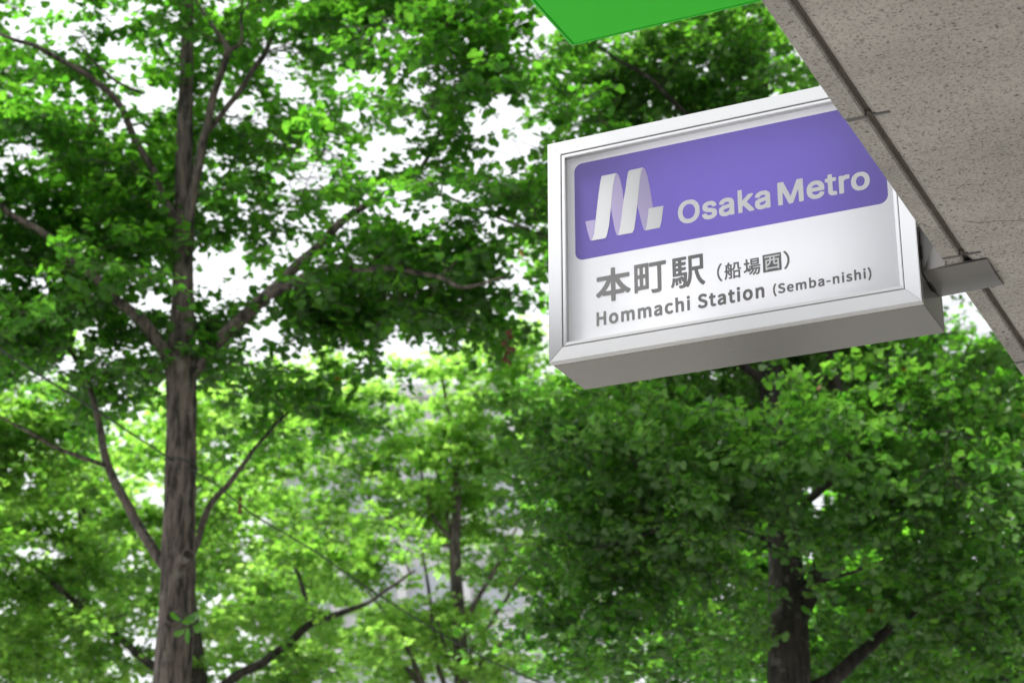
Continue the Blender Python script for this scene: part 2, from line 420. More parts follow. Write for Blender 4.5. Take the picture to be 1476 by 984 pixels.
GL = {"本":[[[551,997],[564,978],[565,798],[570,782],[946,780],[962,778],[973,766],[975,672],[962,653],[693,650],[684,649],[682,641],[725,562],[796,460],[867,382],[930,327],[993,285],[999,249],[960,194],[930,173],[907,173],[883,182],[820,233],[812,232],[804,204],[788,196],[570,194],[565,186],[562,13],[543,0],[456,0],[440,8],[435,21],[434,178],[429,194],[211,196],[195,204],[187,232],[179,233],[92,167],[69,165],[46,178],[2,233],[0,264],[7,280],[124,373],[187,445],[258,547],[309,641],[307,649],[298,650],[37,653],[24,672],[24,759],[32,774],[53,780],[429,782],[434,798],[437,986],[456,999]],[[433,562],[432,569],[424,568],[365,460],[314,384],[290,359],[274,335],[275,327],[416,325],[432,330]],[[575,554],[567,555],[565,539],[567,330],[583,325],[716,327],[717,335],[709,351],[685,376],[618,476]]],"町":[[[437,998],[451,988],[456,957],[451,176],[430,166],[113,164],[108,153],[107,97],[98,82],[10,82],[2,91],[0,113],[3,988],[25,999]],[[981,983],[996,973],[999,957],[998,870],[989,855],[857,851],[846,846],[845,838],[841,74],[820,33],[775,9],[731,0],[555,4],[540,27],[536,50],[516,97],[516,113],[525,128],[555,132],[584,124],[702,124],[716,129],[720,137],[721,838],[716,850],[709,851],[474,855],[463,870],[463,965],[474,980],[488,983]],[[344,870],[334,875],[304,875],[279,870],[278,665],[282,654],[334,652],[344,657]],[[168,870],[142,875],[110,870],[108,665],[113,654],[157,652],[168,657]],[[344,523],[326,528],[290,528],[279,523],[278,303],[282,291],[334,290],[344,295]],[[168,523],[135,528],[110,523],[108,303],[113,291],[157,290],[168,295]]],"駅":[[[943,998],[955,979],[954,527],[936,515],[808,515],[799,511],[798,503],[828,377],[868,266],[906,194],[943,147],[966,130],[999,91],[996,62],[948,4],[928,1],[883,37],[854,68],[797,155],[752,258],[707,416],[698,488],[689,511],[680,515],[626,511],[624,392],[617,369],[608,266],[578,147],[541,60],[512,12],[484,9],[432,39],[400,12],[387,8],[304,0],[251,15],[233,68],[236,97],[251,104],[342,107],[349,115],[359,147],[365,202],[335,218],[296,307],[316,202],[314,171],[309,163],[274,150],[251,152],[244,157],[231,234],[206,309],[212,282],[211,194],[218,171],[214,126],[206,120],[176,119],[153,120],[146,126],[142,139],[141,210],[131,262],[122,234],[111,163],[96,115],[77,76],[63,64],[41,64],[4,91],[0,115],[36,210],[51,305],[51,353],[58,369],[71,373],[116,364],[131,349],[184,356],[199,343],[221,364],[274,364],[284,377],[304,388],[326,390],[349,376],[372,342],[379,346],[382,361],[382,392],[380,400],[372,404],[78,404],[60,416],[59,971],[66,995],[86,999],[447,999],[462,998],[472,987],[473,916],[467,900],[454,895],[334,895],[325,892],[323,876],[326,835],[432,833],[450,820],[451,749],[444,733],[432,729],[326,726],[323,693],[325,670],[334,667],[432,666],[444,662],[451,646],[450,583],[432,570],[326,568],[324,511],[325,503],[334,500],[462,500],[480,488],[481,377],[474,345],[474,258],[467,234],[469,188],[485,218],[510,321],[510,361],[518,392],[518,456],[525,480],[525,971],[530,992],[552,999]],[[222,892],[161,893],[160,836],[221,835]],[[854,884],[626,884],[627,629],[854,630]],[[222,725],[161,726],[160,670],[221,669]],[[222,567],[161,568],[160,503],[221,502]]],"船":[[[292,995],[324,986],[330,976],[330,944],[307,880],[313,872],[435,871],[451,866],[457,856],[458,600],[459,588],[467,583],[520,632],[547,696],[556,736],[556,920],[563,938],[579,943],[857,943],[883,936],[888,920],[889,616],[897,607],[968,606],[984,601],[998,576],[999,528],[994,512],[976,505],[849,505],[807,520],[791,544],[779,584],[777,827],[769,833],[674,833],[665,824],[664,712],[656,664],[637,608],[595,541],[535,487],[538,480],[547,478],[913,478],[931,472],[936,447],[936,31],[929,5],[913,0],[841,1],[828,15],[825,42],[809,48],[634,48],[626,42],[620,7],[611,1],[539,0],[521,7],[516,31],[520,472],[516,480],[499,485],[477,512],[467,516],[459,512],[458,495],[458,87],[443,44],[396,17],[284,16],[267,23],[239,87],[239,103],[252,117],[340,118],[348,124],[349,231],[340,240],[308,225],[268,229],[197,375],[189,371],[180,343],[179,263],[155,135],[136,79],[103,15],[85,1],[61,1],[4,39],[0,63],[30,117],[54,191],[79,335],[77,434],[69,440],[22,442],[12,447],[7,512],[14,538],[69,543],[78,552],[79,856],[93,870],[184,872],[205,928],[219,992],[236,999]],[[342,768],[272,768],[265,760],[286,744],[340,630],[348,636],[349,656],[349,760]],[[240,768],[194,768],[188,760],[189,744],[197,739],[248,760]],[[201,688],[197,695],[188,688],[189,549],[197,543],[265,544],[272,552],[250,568],[229,633]],[[348,576],[340,579],[280,552],[288,544],[342,544],[349,552]],[[342,439],[284,439],[281,432],[340,320],[348,324],[349,343],[349,432]],[[215,439],[194,439],[189,423],[197,419],[208,423],[220,432]],[[820,367],[642,369],[626,362],[625,175],[632,159],[809,158],[825,164],[826,351]]],"場":[[[248,994],[255,976],[256,791],[264,785],[350,783],[360,777],[365,761],[365,690],[358,672],[342,667],[264,667],[256,661],[256,435],[264,431],[327,457],[342,457],[360,443],[366,411],[374,402],[402,427],[429,466],[421,476],[335,476],[317,483],[313,499],[313,555],[317,571],[327,576],[969,577],[994,571],[999,555],[999,499],[994,483],[985,477],[578,476],[562,469],[550,443],[554,435],[562,434],[953,434],[971,427],[975,411],[968,380],[968,316],[961,292],[959,236],[953,220],[943,133],[921,62],[883,20],[836,7],[726,8],[717,14],[708,30],[697,69],[695,101],[703,107],[797,108],[814,117],[836,181],[852,276],[852,324],[844,333],[820,333],[808,324],[760,213],[701,109],[664,67],[593,0],[570,4],[528,38],[517,53],[517,77],[613,181],[665,260],[696,324],[691,332],[648,332],[640,326],[619,284],[546,186],[470,109],[389,48],[358,52],[340,77],[319,91],[313,101],[313,125],[327,143],[358,160],[397,192],[476,271],[508,316],[507,332],[460,328],[382,250],[327,215],[303,218],[255,260],[248,280],[241,286],[68,202],[53,198],[35,205],[0,284],[4,308],[135,372],[140,380],[140,650],[139,661],[131,667],[45,667],[28,674],[23,690],[24,770],[37,783],[131,785],[139,791],[140,976],[147,994],[162,999],[217,999]],[[914,970],[921,952],[921,666],[920,618],[914,609],[891,604],[444,604],[419,610],[414,626],[414,944],[421,970],[444,975],[820,975],[898,975]],[[807,881],[531,882],[522,873],[522,849],[528,841],[538,840],[805,840],[813,849],[813,873]],[[807,745],[531,746],[522,738],[522,706],[528,698],[538,697],[805,697],[813,706],[813,738]]],"西":[[[992,996],[999,984],[999,944],[999,911],[992,899],[687,896],[677,895],[671,887],[670,765],[677,749],[930,748],[949,741],[949,12],[930,5],[851,8],[845,20],[845,61],[836,70],[179,70],[163,63],[161,12],[155,0],[69,0],[62,20],[62,733],[65,741],[77,748],[322,749],[328,765],[328,887],[322,895],[312,896],[14,897],[3,903],[0,911],[3,992],[22,999]],[[565,895],[444,896],[429,889],[428,765],[434,749],[554,748],[570,754],[571,879]],[[838,644],[687,645],[672,639],[670,474],[679,458],[828,456],[844,463],[845,628]],[[565,644],[434,644],[421,611],[419,579],[402,514],[371,449],[343,411],[288,356],[210,307],[194,308],[171,337],[163,332],[161,190],[168,174],[828,173],[844,179],[845,328],[838,344],[687,346],[664,353],[625,356],[589,377],[571,417],[571,628]],[[322,644],[179,645],[163,639],[164,409],[179,409],[226,441],[273,490],[311,563],[328,628]]],"(":[[[800,999],[980,972],[999,964],[999,940],[826,885],[664,813],[528,734],[412,623],[384,583],[369,504],[384,417],[412,377],[555,250],[799,131],[999,60],[999,44],[961,30],[800,1],[745,0],[668,12],[480,76],[301,155],[167,234],[86,306],[28,385],[25,425],[1,449],[0,552],[25,583],[32,631],[86,702],[167,766],[327,861],[561,956],[668,988],[718,999]]],")":[[[281,999],[493,940],[725,837],[832,774],[940,679],[998,591],[999,425],[967,361],[859,250],[672,139],[438,44],[308,6],[254,0],[38,30],[0,44],[1,60],[173,115],[336,187],[472,266],[588,369],[643,480],[614,591],[561,663],[472,742],[200,877],[70,916],[1,948],[0,964],[38,976],[200,999]]],"e1":[[[2468,4981],[2477,4830],[2480,3509],[2520,3640],[2588,3622],[2626,3343],[2642,3018],[2649,2631],[2649,366],[2647,172],[2640,86],[2583,68],[2569,172],[2567,2371],[2554,2695],[2537,2779],[2525,2766],[2503,2639],[2479,2371],[2476,172],[2463,68],[2428,63],[2405,86],[2398,172],[2396,4830],[2400,4926],[2411,4999]],[[4281,4853],[4298,4732],[4307,4507],[4307,4248],[4298,4021],[4287,3884],[4275,3821],[4241,3821],[4224,3902],[4216,3990],[4209,4183],[4209,4507],[4218,4736],[4235,4869]],[[2811,4851],[2826,4702],[2832,4572],[2830,4055],[2817,3884],[2806,3821],[2760,3839],[2745,3990],[2739,4118],[2741,4637],[2754,4807],[2766,4869]],[[3240,4723],[3269,4658],[3326,4289],[3335,4118],[3334,3860],[3312,3536],[3297,3494],[3280,3515],[3252,3736],[3234,3801],[3212,3853],[3189,3801],[3176,3730],[3165,3601],[3165,3343],[3183,3140],[3297,2524],[3335,2113],[3347,1789],[3347,1012],[3334,689],[3315,398],[3292,213],[3263,85],[3229,3],[3177,3],[3126,150],[3077,496],[3061,689],[3060,884],[3063,980],[3086,1313],[3109,1380],[3120,1357],[3143,1134],[3176,947],[3212,878],[3234,941],[3252,1056],[3264,1271],[3264,1401],[3257,1544],[3240,1734],[3126,2348],[3094,2695],[3077,3148],[3077,3666],[3097,4217],[3132,4529],[3154,4658],[3189,4739]],[[290,4658],[297,4572],[299,4442],[299,301],[296,140],[284,68],[238,63],[227,86],[219,172],[215,2048],[95,2069],[84,2048],[82,1983],[80,172],[67,68],[21,63],[7,107],[2,172],[0,366],[0,4442],[4,4602],[15,4676],[61,4679],[73,4658],[80,4572],[84,2955],[204,2933],[215,2955],[217,3018],[219,4572],[233,4676]],[[4064,4398],[4073,4248],[4075,3601],[4132,3575],[4141,3536],[4147,3406],[4147,2890],[4141,2760],[4126,2717],[4081,2714],[4075,2695],[4073,2631],[4073,1207],[4080,947],[4092,865],[4121,921],[4138,904],[4146,819],[4153,559],[4153,301],[4147,172],[4138,86],[4109,3],[4064,3],[4041,85],[4024,195],[4004,431],[3992,884],[3991,2631],[3989,2695],[3961,2738],[3952,2890],[3951,3343],[3955,3502],[3966,3575],[3995,3619],[3997,4248],[4001,4344],[4012,4416]],[[3503,4398],[3512,4248],[3515,3601],[3572,3575],[3580,3536],[3587,3406],[3587,2890],[3580,2760],[3566,2717],[3520,2714],[3515,2695],[3513,2631],[3513,1271],[3520,1012],[3526,913],[3537,865],[3560,921],[3578,904],[3591,689],[3598,431],[3597,236],[3589,130],[3555,3],[3498,20],[3469,150],[3450,366],[3438,624],[3431,1012],[3431,2631],[3429,2695],[3400,2738],[3391,2890],[3393,3471],[3400,3557],[3435,3601],[3437,4183],[3442,4313],[3458,4416]],[[4933,3622],[4953,3536],[4976,3278],[4992,2955],[4999,2695],[4997,172],[4984,68],[4956,63],[4933,68],[4919,172],[4917,2308],[4907,2631],[4893,2764],[4881,2779],[4852,2631],[4829,2371],[4826,172],[4813,68],[4755,86],[4748,172],[4746,301],[4748,3471],[4761,3575],[4796,3579],[4807,3557],[4824,3416],[4870,3640]],[[4561,3622],[4590,3494],[4613,3319],[4649,2825],[4662,2371],[4662,2113],[4667,1919],[4660,1207],[4643,754],[4630,527],[4595,213],[4572,85],[4544,3],[4504,3],[4470,85],[4421,431],[4393,884],[4380,1271],[4382,2436],[4399,2890],[4412,3117],[4430,3319],[4452,3492],[4487,3639]],[[3818,3622],[3844,3471],[3867,3213],[3883,2890],[3890,2566],[3888,172],[3875,68],[3835,63],[3823,86],[3812,192],[3755,0],[3715,3],[3692,85],[3675,195],[3650,496],[3642,819],[3644,1531],[3660,1789],[3681,2005],[3715,2199],[3749,2329],[3801,2433],[3802,2501],[3789,2717],[3772,2781],[3749,2766],[3698,2527],[3675,2545],[3656,2825],[3656,3148],[3675,3366],[3732,3622]],[[2262,3622],[2302,3431],[2314,3320],[2323,3148],[2321,2955],[2306,2695],[2291,2592],[2268,2608],[2234,2779],[2217,2766],[2194,2652],[2176,2436],[2165,2113],[2165,1531],[2181,1142],[2194,1004],[2217,878],[2240,878],[2280,1116],[2302,1099],[2327,754],[2329,559],[2323,431],[2311,301],[2274,85],[2245,3],[2200,3],[2154,151],[2134,301],[2110,559],[2095,819],[2083,1142],[2076,1596],[2076,2048],[2082,2436],[2095,2825],[2110,3083],[2131,3319],[2154,3492],[2188,3640]],[[1931,3622],[1957,3471],[1980,3213],[1996,2890],[2003,2631],[2001,172],[1988,68],[1948,63],[1937,86],[1925,192],[1868,0],[1828,3],[1805,85],[1788,195],[1767,431],[1756,754],[1756,1401],[1769,1724],[1791,1983],[1828,2199],[1914,2433],[1915,2501],[1902,2717],[1885,2781],[1862,2766],[1811,2527],[1788,2545],[1769,2890],[1769,3148],[1788,3366],[1845,3622]],[[1611,3622],[1634,3494],[1648,3343],[1664,3083],[1671,2825],[1672,2501],[1677,2243],[1677,366],[1675,172],[1671,107],[1656,63],[1611,68],[1597,172],[1595,1983],[1590,2178],[1589,2436],[1577,2695],[1559,2777],[1542,2704],[1513,2436],[1511,301],[1505,107],[1491,63],[1445,68],[1431,172],[1429,2048],[1422,2501],[1417,2631],[1393,2777],[1358,2566],[1346,2371],[1344,172],[1336,86],[1325,63],[1279,68],[1267,140],[1264,301],[1264,3343],[1271,3536],[1279,3575],[1319,3575],[1336,3429],[1382,3639],[1439,3640],[1468,3494],[1491,3286],[1525,3557],[1548,3640]],[[1102,3622],[1125,3494],[1140,3343],[1155,3083],[1162,2825],[1163,2501],[1168,2243],[1168,366],[1167,172],[1162,107],[1147,63],[1102,68],[1088,172],[1086,1983],[1081,2178],[1081,2436],[1069,2695],[1050,2777],[1033,2704],[1004,2436],[1003,301],[996,107],[982,63],[936,68],[923,172],[921,2113],[908,2631],[884,2777],[849,2566],[837,2371],[835,172],[827,86],[816,63],[770,68],[759,140],[755,301],[755,3343],[762,3536],[770,3575],[810,3575],[827,3429],[873,3639],[930,3640],[959,3494],[982,3286],[1016,3557],[1039,3640]],[[570,3622],[599,3492],[621,3319],[639,3117],[663,2631],[671,2308],[671,1271],[650,720],[633,463],[607,236],[576,68],[547,3],[507,3],[479,85],[438,343],[423,496],[408,754],[391,1207],[384,1724],[389,2371],[402,2825],[416,3052],[438,3319],[461,3494],[496,3639]],[[4287,3557],[4294,3471],[4296,3343],[4296,236],[4292,140],[4281,68],[4229,68],[4218,140],[4214,301],[4215,3406],[4221,3536],[4229,3575]],[[2817,3557],[2825,3471],[2827,3343],[2826,236],[2820,107],[2811,68],[2760,68],[2749,140],[2745,301],[2745,3406],[2751,3536],[2760,3575]],[[4534,2760],[4510,2766],[4492,2652],[4475,2436],[4462,1983],[4462,1659],[4469,1336],[4492,991],[4515,865],[4534,884],[4557,1077],[4570,1271],[4580,1596],[4580,2048],[4572,2322],[4552,2631]],[[543,2760],[519,2766],[501,2652],[483,2436],[471,2048],[471,1596],[483,1207],[506,947],[524,865],[543,884],[566,1077],[582,1336],[589,1659],[589,1983],[581,2322],[570,2524]],[[3806,1596],[3795,1614],[3766,1537],[3743,1409],[3726,1222],[3726,1004],[3738,879],[3755,861],[3766,878],[3789,1004],[3807,1207]],[[1919,1596],[1908,1614],[1879,1537],[1856,1409],[1839,1220],[1839,1004],[1851,879],[1862,861],[1879,878],[1902,1004],[1920,1207]]],"e2":[[[4887,4999],[4917,4827],[4953,4335],[4990,3514],[4999,3131],[4999,1873],[4982,1271],[4948,615],[4903,68],[4887,5],[4871,0],[4831,123],[4823,231],[4823,341],[4868,997],[4899,1763],[4908,2201],[4908,2802],[4883,3678],[4852,4280],[4825,4609],[4822,4718],[4825,4827],[4840,4925],[4863,4999]],[[136,4999],[173,4881],[176,4663],[135,4062],[116,3678],[99,3131],[98,2857],[91,2694],[91,2310],[98,2146],[100,1818],[124,1162],[177,286],[174,176],[159,78],[136,5],[120,0],[96,68],[67,396],[17,1326],[0,1928],[0,3076],[24,3897],[62,4554],[96,4937],[112,4999]],[[4233,4944],[4247,4881],[4250,4827],[4251,3788],[4256,3649],[4312,3796],[4391,3796],[4438,3625],[4468,3296],[4479,2967],[4479,1052],[4469,900],[4398,876],[4376,943],[4372,2802],[4359,3022],[4343,3106],[4327,3118],[4296,3056],[4252,2802],[4247,943],[4233,881],[4194,874],[4162,881],[4148,943],[4144,1107],[4145,4827],[4154,4924],[4162,4944]],[[1940,4944],[1948,4924],[1957,4827],[1961,3678],[1972,3670],[2027,3801],[2090,3796],[2121,3724],[2153,3613],[2177,3459],[2209,3022],[2218,2749],[2218,1983],[2198,1544],[2161,1161],[2090,881],[2019,826],[1956,979],[1932,881],[1885,874],[1869,900],[1860,997],[1860,4827],[1869,4924],[1877,4944]],[[4682,4835],[4713,4718],[4723,4609],[4731,4389],[4720,4115],[4698,3999],[4627,4018],[4613,4115],[4602,4280],[4604,4554],[4619,4718],[4635,4790],[4650,4835]],[[3603,4835],[3618,4773],[3640,4609],[3644,4389],[3640,4170],[3610,3999],[3547,4018],[3523,4225],[3525,4663],[3555,4817]],[[506,4670],[561,4542],[609,4280],[618,4115],[607,3897],[585,3744],[561,3720],[546,3745],[483,3982],[427,3982],[396,3840],[387,3733],[387,3623],[420,3369],[577,2848],[609,2639],[633,2310],[633,1654],[615,1381],[591,1162],[546,952],[514,881],[451,821],[380,881],[301,1118],[256,1381],[256,1599],[287,1873],[301,1935],[325,1935],[364,1729],[401,1599],[451,1516],[483,1570],[506,1657],[523,1818],[526,1983],[514,2143],[498,2237],[356,2703],[309,2965],[284,3241],[276,3514],[277,3788],[295,4170],[341,4488],[404,4670]],[[3941,3796],[3997,3667],[4026,3514],[4030,3350],[4026,3186],[4004,3022],[3989,2959],[3965,2976],[3933,3107],[3902,3170],[3863,3076],[3858,2967],[3886,2768],[3989,2464],[4020,2255],[4045,1873],[4045,1599],[4034,1381],[4011,1107],[3981,955],[3894,821],[3831,881],[3760,1088],[3738,1217],[3735,1436],[3760,1709],[3776,1772],[3792,1772],[3863,1515],[3894,1501],[3925,1564],[3933,1604],[3938,1709],[3930,1818],[3909,1928],[3823,2182],[3776,2420],[3751,2802],[3751,3076],[3770,3405],[3807,3667],[3855,3796]],[[3303,3796],[3343,3667],[3366,3514],[3391,3131],[3388,943],[3374,881],[3343,874],[3311,881],[3297,943],[3292,2694],[3279,2967],[3256,3106],[3240,3117],[3201,3022],[3165,2749],[3160,943],[3138,876],[3067,900],[3057,1052],[3061,3678],[3075,3741],[3138,3741],[3161,3602],[3224,3796]],[[2531,3796],[2578,3667],[2602,3514],[2624,3241],[2635,3022],[2633,975],[2618,881],[2570,876],[2555,900],[2539,1027],[2492,881],[2444,821],[2381,898],[2334,1107],[2312,1436],[2309,1928],[2323,2146],[2350,2365],[2373,2493],[2413,2630],[2476,2756],[2515,2773],[2527,2857],[2507,3076],[2476,3129],[2429,3052],[2381,2905],[2358,2924],[2342,3022],[2328,3186],[2328,3405],[2350,3558],[2413,3741],[2452,3801]],[[1633,3796],[1672,3667],[1694,3514],[1710,3296],[1721,3022],[1721,1052],[1712,900],[1641,874],[1619,943],[1615,2802],[1601,3022],[1570,3115],[1523,2948],[1503,2802],[1501,1052],[1491,900],[1420,876],[1398,943],[1394,2749],[1381,3016],[1349,3115],[1310,3003],[1282,2802],[1277,943],[1263,881],[1247,874],[1192,881],[1178,943],[1174,3568],[1184,3721],[1247,3741],[1278,3621],[1333,3796],[1404,3796],[1452,3667],[1475,3492],[1499,3613],[1554,3796]],[[947,3796],[1002,3625],[1048,3241],[1068,2802],[1064,2146],[1042,2079],[837,2071],[830,2038],[833,1928],[845,1766],[869,1602],[900,1515],[947,1515],[995,1662],[1026,1643],[1048,1436],[1051,1217],[1026,1008],[979,881],[916,820],[853,881],[798,1063],[752,1381],[728,1709],[718,1983],[718,2639],[744,3186],[774,3460],[813,3667],[861,3796]],[[4698,3741],[4712,3678],[4715,3568],[4715,997],[4706,900],[4698,881],[4627,881],[4613,943],[4609,1052],[4610,3623],[4619,3721],[4627,3741]],[[3618,3741],[3632,3678],[3636,3568],[3635,997],[3626,900],[3618,881],[3547,881],[3533,943],[3530,1052],[3531,3623],[3540,3721],[3547,3741]],[[919,3131],[900,3161],[869,3076],[845,2909],[831,2694],[845,2653],[963,2662],[967,2749],[952,2967]],[[2069,3076],[2050,3117],[2019,3107],[1972,2912],[1959,2802],[1959,1763],[1988,1599],[2019,1515],[2035,1515],[2074,1657],[2090,1800],[2110,2146],[2110,2584],[2087,2967]],[[2933,2646],[2947,2584],[2951,2475],[2950,2146],[2941,2050],[2760,2024],[2738,2092],[2734,2475],[2744,2627]],[[2528,2146],[2515,2177],[2484,2122],[2437,1983],[2416,1818],[2415,1709],[2421,1603],[2436,1515],[2460,1505],[2492,1570],[2523,1709],[2529,1818]]],"om1":[[[743,4983],[805,4925],[935,4684],[1063,4225],[1106,3995],[1168,3421],[1188,3076],[1188,1927],[1152,1411],[1090,952],[993,522],[915,307],[774,78],[664,4],[524,4],[430,78],[305,250],[242,407],[114,894],[36,1469],[0,2042],[0,3019],[51,3708],[98,4052],[141,4282],[237,4627],[352,4868],[461,4999]],[[3479,4924],[3498,4856],[3504,4741],[3510,2637],[3542,2703],[3839,3776],[4042,3798],[4073,3776],[4092,3708],[4097,3535],[4081,3421],[3768,2272],[3752,2157],[4108,492],[4129,262],[4123,147],[4105,79],[3901,58],[3865,90],[3557,1485],[3526,1440],[3504,1296],[3504,262],[3495,132],[3463,61],[3323,58],[3291,79],[3273,147],[3268,4799],[3287,4913],[3307,4942]],[[642,4110],[555,4122],[492,4064],[414,3908],[332,3593],[286,3248],[252,2789],[255,2157],[286,1755],[316,1526],[393,1181],[469,1009],[539,929],[664,939],[790,1152],[856,1411],[918,1870],[937,2157],[937,2904],[872,3535],[811,3823],[704,4052]],[[4714,3834],[4793,3777],[4917,3506],[4968,3248],[4999,2961],[4999,147],[4965,61],[4824,58],[4793,79],[4761,201],[4605,0],[4448,4],[4370,78],[4303,205],[4237,435],[4179,779],[4175,1583],[4211,1870],[4245,2012],[4308,2168],[4386,2284],[4746,2498],[4753,2674],[4730,2854],[4683,2973],[4620,3021],[4511,2919],[4417,2549],[4339,2531],[4210,2674],[4191,2789],[4195,2961],[4238,3248],[4323,3563],[4433,3776],[4542,3855]],[[2775,3834],[2921,3650],[3017,3306],[3044,3133],[3066,2789],[3065,205],[3045,90],[3026,61],[2869,61],[2822,201],[2681,4],[2494,4],[2431,78],[2322,307],[2256,607],[2235,894],[2241,1640],[2283,1927],[2369,2170],[2463,2300],[2791,2490],[2812,2559],[2810,2731],[2744,2972],[2666,3029],[2566,2904],[2478,2549],[2400,2531],[2275,2663],[2256,2731],[2252,2904],[2287,3191],[2338,3448],[2494,3777],[2588,3855]],[[1853,3834],[1947,3719],[2048,3421],[2106,3019],[2112,2846],[2103,2716],[2025,2589],[1915,2531],[1884,2601],[1868,2751],[1811,2961],[1728,3041],[1628,2904],[1600,2789],[1600,2674],[1634,2544],[1696,2432],[1884,2284],[2040,2012],[2091,1812],[2126,1526],[2122,837],[2079,550],[2009,292],[1947,136],[1806,0],[1618,4],[1540,78],[1441,262],[1365,550],[1313,1009],[1318,1181],[1333,1239],[1399,1324],[1525,1381],[1556,1312],[1583,1066],[1612,952],[1650,881],[1728,856],[1790,881],[1828,952],[1872,1124],[1872,1239],[1843,1354],[1806,1423],[1525,1686],[1431,1901],[1365,2214],[1345,2444],[1349,2961],[1380,3248],[1423,3478],[1556,3776],[1650,3855]],[[4763,1640],[4746,1662],[4636,1606],[4496,1481],[4433,1318],[4417,1181],[4421,1124],[4448,980],[4496,881],[4558,834],[4620,881],[4689,1009],[4730,1158],[4749,1296]],[[2824,1640],[2807,1662],[2588,1538],[2494,1362],[2475,1181],[2502,1009],[2557,881],[2619,834],[2681,881],[2744,994],[2775,1101],[2810,1354]]],"om2":[[[1386,4977],[1405,4909],[1411,4794],[1411,315],[1402,127],[1369,57],[1205,53],[1173,75],[1153,143],[1140,2856],[1087,2497],[848,315],[812,116],[763,53],[616,57],[580,143],[324,2440],[272,2799],[258,143],[239,75],[206,53],[21,86],[6,143],[0,315],[0,4736],[10,4924],[42,4994],[108,4999],[305,4994],[337,4925],[697,1693],[714,1692],[1071,4909],[1091,4977],[1124,4999]],[[2975,4632],[2999,4507],[3005,3876],[3171,3846],[3204,3776],[3212,3703],[3213,3244],[3204,3113],[3171,3043],[3024,3037],[3005,3014],[3001,2956],[3004,1177],[3024,977],[3049,889],[3073,868],[3155,917],[3207,775],[3228,430],[3228,200],[3208,86],[3188,57],[2958,57],[2860,188],[2791,430],[2752,832],[2752,2956],[2748,3014],[2729,3037],[2631,3060],[2606,3186],[2605,3645],[2614,3776],[2647,3846],[2748,3876],[2762,4580],[2811,4654]],[[4580,3887],[4711,3772],[4793,3600],[4883,3301],[4928,3071],[4981,2555],[4999,2153],[4998,1636],[4960,1062],[4928,832],[4883,602],[4793,288],[4679,74],[4597,0],[4400,0],[4318,74],[4220,246],[4085,717],[4036,1062],[3999,1578],[3999,2267],[4020,2612],[4069,3071],[4114,3301],[4187,3558],[4252,3715],[4351,3846],[4449,3907]],[[3908,3886],[3928,3818],[3934,3703],[3934,3186],[3925,3056],[3892,2985],[3720,2956],[3638,2727],[3610,2555],[3600,143],[3565,57],[3368,75],[3348,143],[3342,257],[3348,3760],[3384,3846],[3532,3850],[3565,3829],[3597,3710],[3663,3830],[3745,3904]],[[2172,3887],[2287,3772],[2357,3645],[2458,3301],[2503,3071],[2536,2784],[2557,2440],[2552,1693],[2532,1625],[2499,1604],[1894,1602],[1873,1578],[1877,1376],[1936,1062],[2041,877],[2139,866],[2205,936],[2262,1119],[2303,1318],[2352,1381],[2516,1244],[2540,1119],[2540,947],[2491,602],[2401,288],[2319,129],[2205,0],[1992,0],[1910,74],[1812,246],[1677,717],[1628,1062],[1591,1578],[1591,2325],[1628,2842],[1677,3186],[1795,3616],[1877,3772],[2008,3904]],[[4540,3014],[4449,3026],[4367,2870],[4330,2727],[4285,2412],[4262,2095],[4265,1751],[4314,1233],[4394,947],[4465,866],[4547,877],[4597,936],[4638,1062],[4695,1318],[4734,1808],[4734,2095],[4715,2382],[4666,2727],[4613,2914]],[[2132,3014],[2057,3037],[1986,2956],[1926,2806],[1881,2555],[1875,2440],[2270,2429],[2274,2555],[2245,2727],[2177,2956]]]}
LOGO = {'strip1': [(0.1266, 0.4164), (0.1229, 0.4022), (0.1184, 0.3733), (0.1117, 0.3236), (0.1063, 0.2845), (0.1002, 0.2676), (0.1324, 0.2672), (0.1359, 0.2721), (0.1417, 0.2963), (0.147, 0.338), (0.1526, 0.3852), (0.1571, 0.4073), (0.1612, 0.4165)], 'strip3': [(0.1917, 0.4163), (0.1887, 0.4123), (0.1857, 0.3973), (0.1814, 0.3712), (0.1767, 0.348), (0.1723, 0.3169), (0.1678, 0.2885), (0.1627, 0.2683), (0.1953, 0.2678), (0.1996, 0.2743), (0.2048, 0.3051), (0.2096, 0.3414), (0.2155, 0.3884), (0.2191, 0.4086), (0.2233, 0.4169)], 'strip5': [(0.2345, 0.3177), (0.2322, 0.2997), (0.2294, 0.2817), (0.2254, 0.2675), (0.2584, 0.2676), (0.2624, 0.2805), (0.2662, 0.3035), (0.2681, 0.3168)], 'shade0': [(0.0863, 0.316), (0.09, 0.2957), (0.0945, 0.2783), (0.097, 0.2693), (0.1002, 0.2676), (0.1038, 0.2797), (0.1063, 0.2872), (0.1097, 0.3154)], 'shade2': [(0.1612, 0.4165), (0.1571, 0.4073), (0.1526, 0.3852), (0.147, 0.338), (0.1474, 0.3325), (0.1511, 0.3077), (0.1558, 0.2802), (0.1593, 0.2695), (0.1627, 0.2683), (0.1678, 0.2885), (0.1723, 0.3169), (0.1767, 0.348), (0.1767, 0.3494), (0.1749, 0.3726), (0.1701, 0.3978), (0.1657, 0.4123)], 'shade4': [(0.2233, 0.4169), (0.2191, 0.4086), (0.2155, 0.3884), (0.2096, 0.3414), (0.2087, 0.3282), (0.2127, 0.3088), (0.2185, 0.2812), (0.2218, 0.27), (0.2254, 0.2675), (0.2294, 0.2817), (0.2322, 0.2997), (0.2345, 0.3177), (0.2441, 0.3185), (0.2388, 0.3621), (0.2332, 0.3955), (0.2276, 0.4128)]}
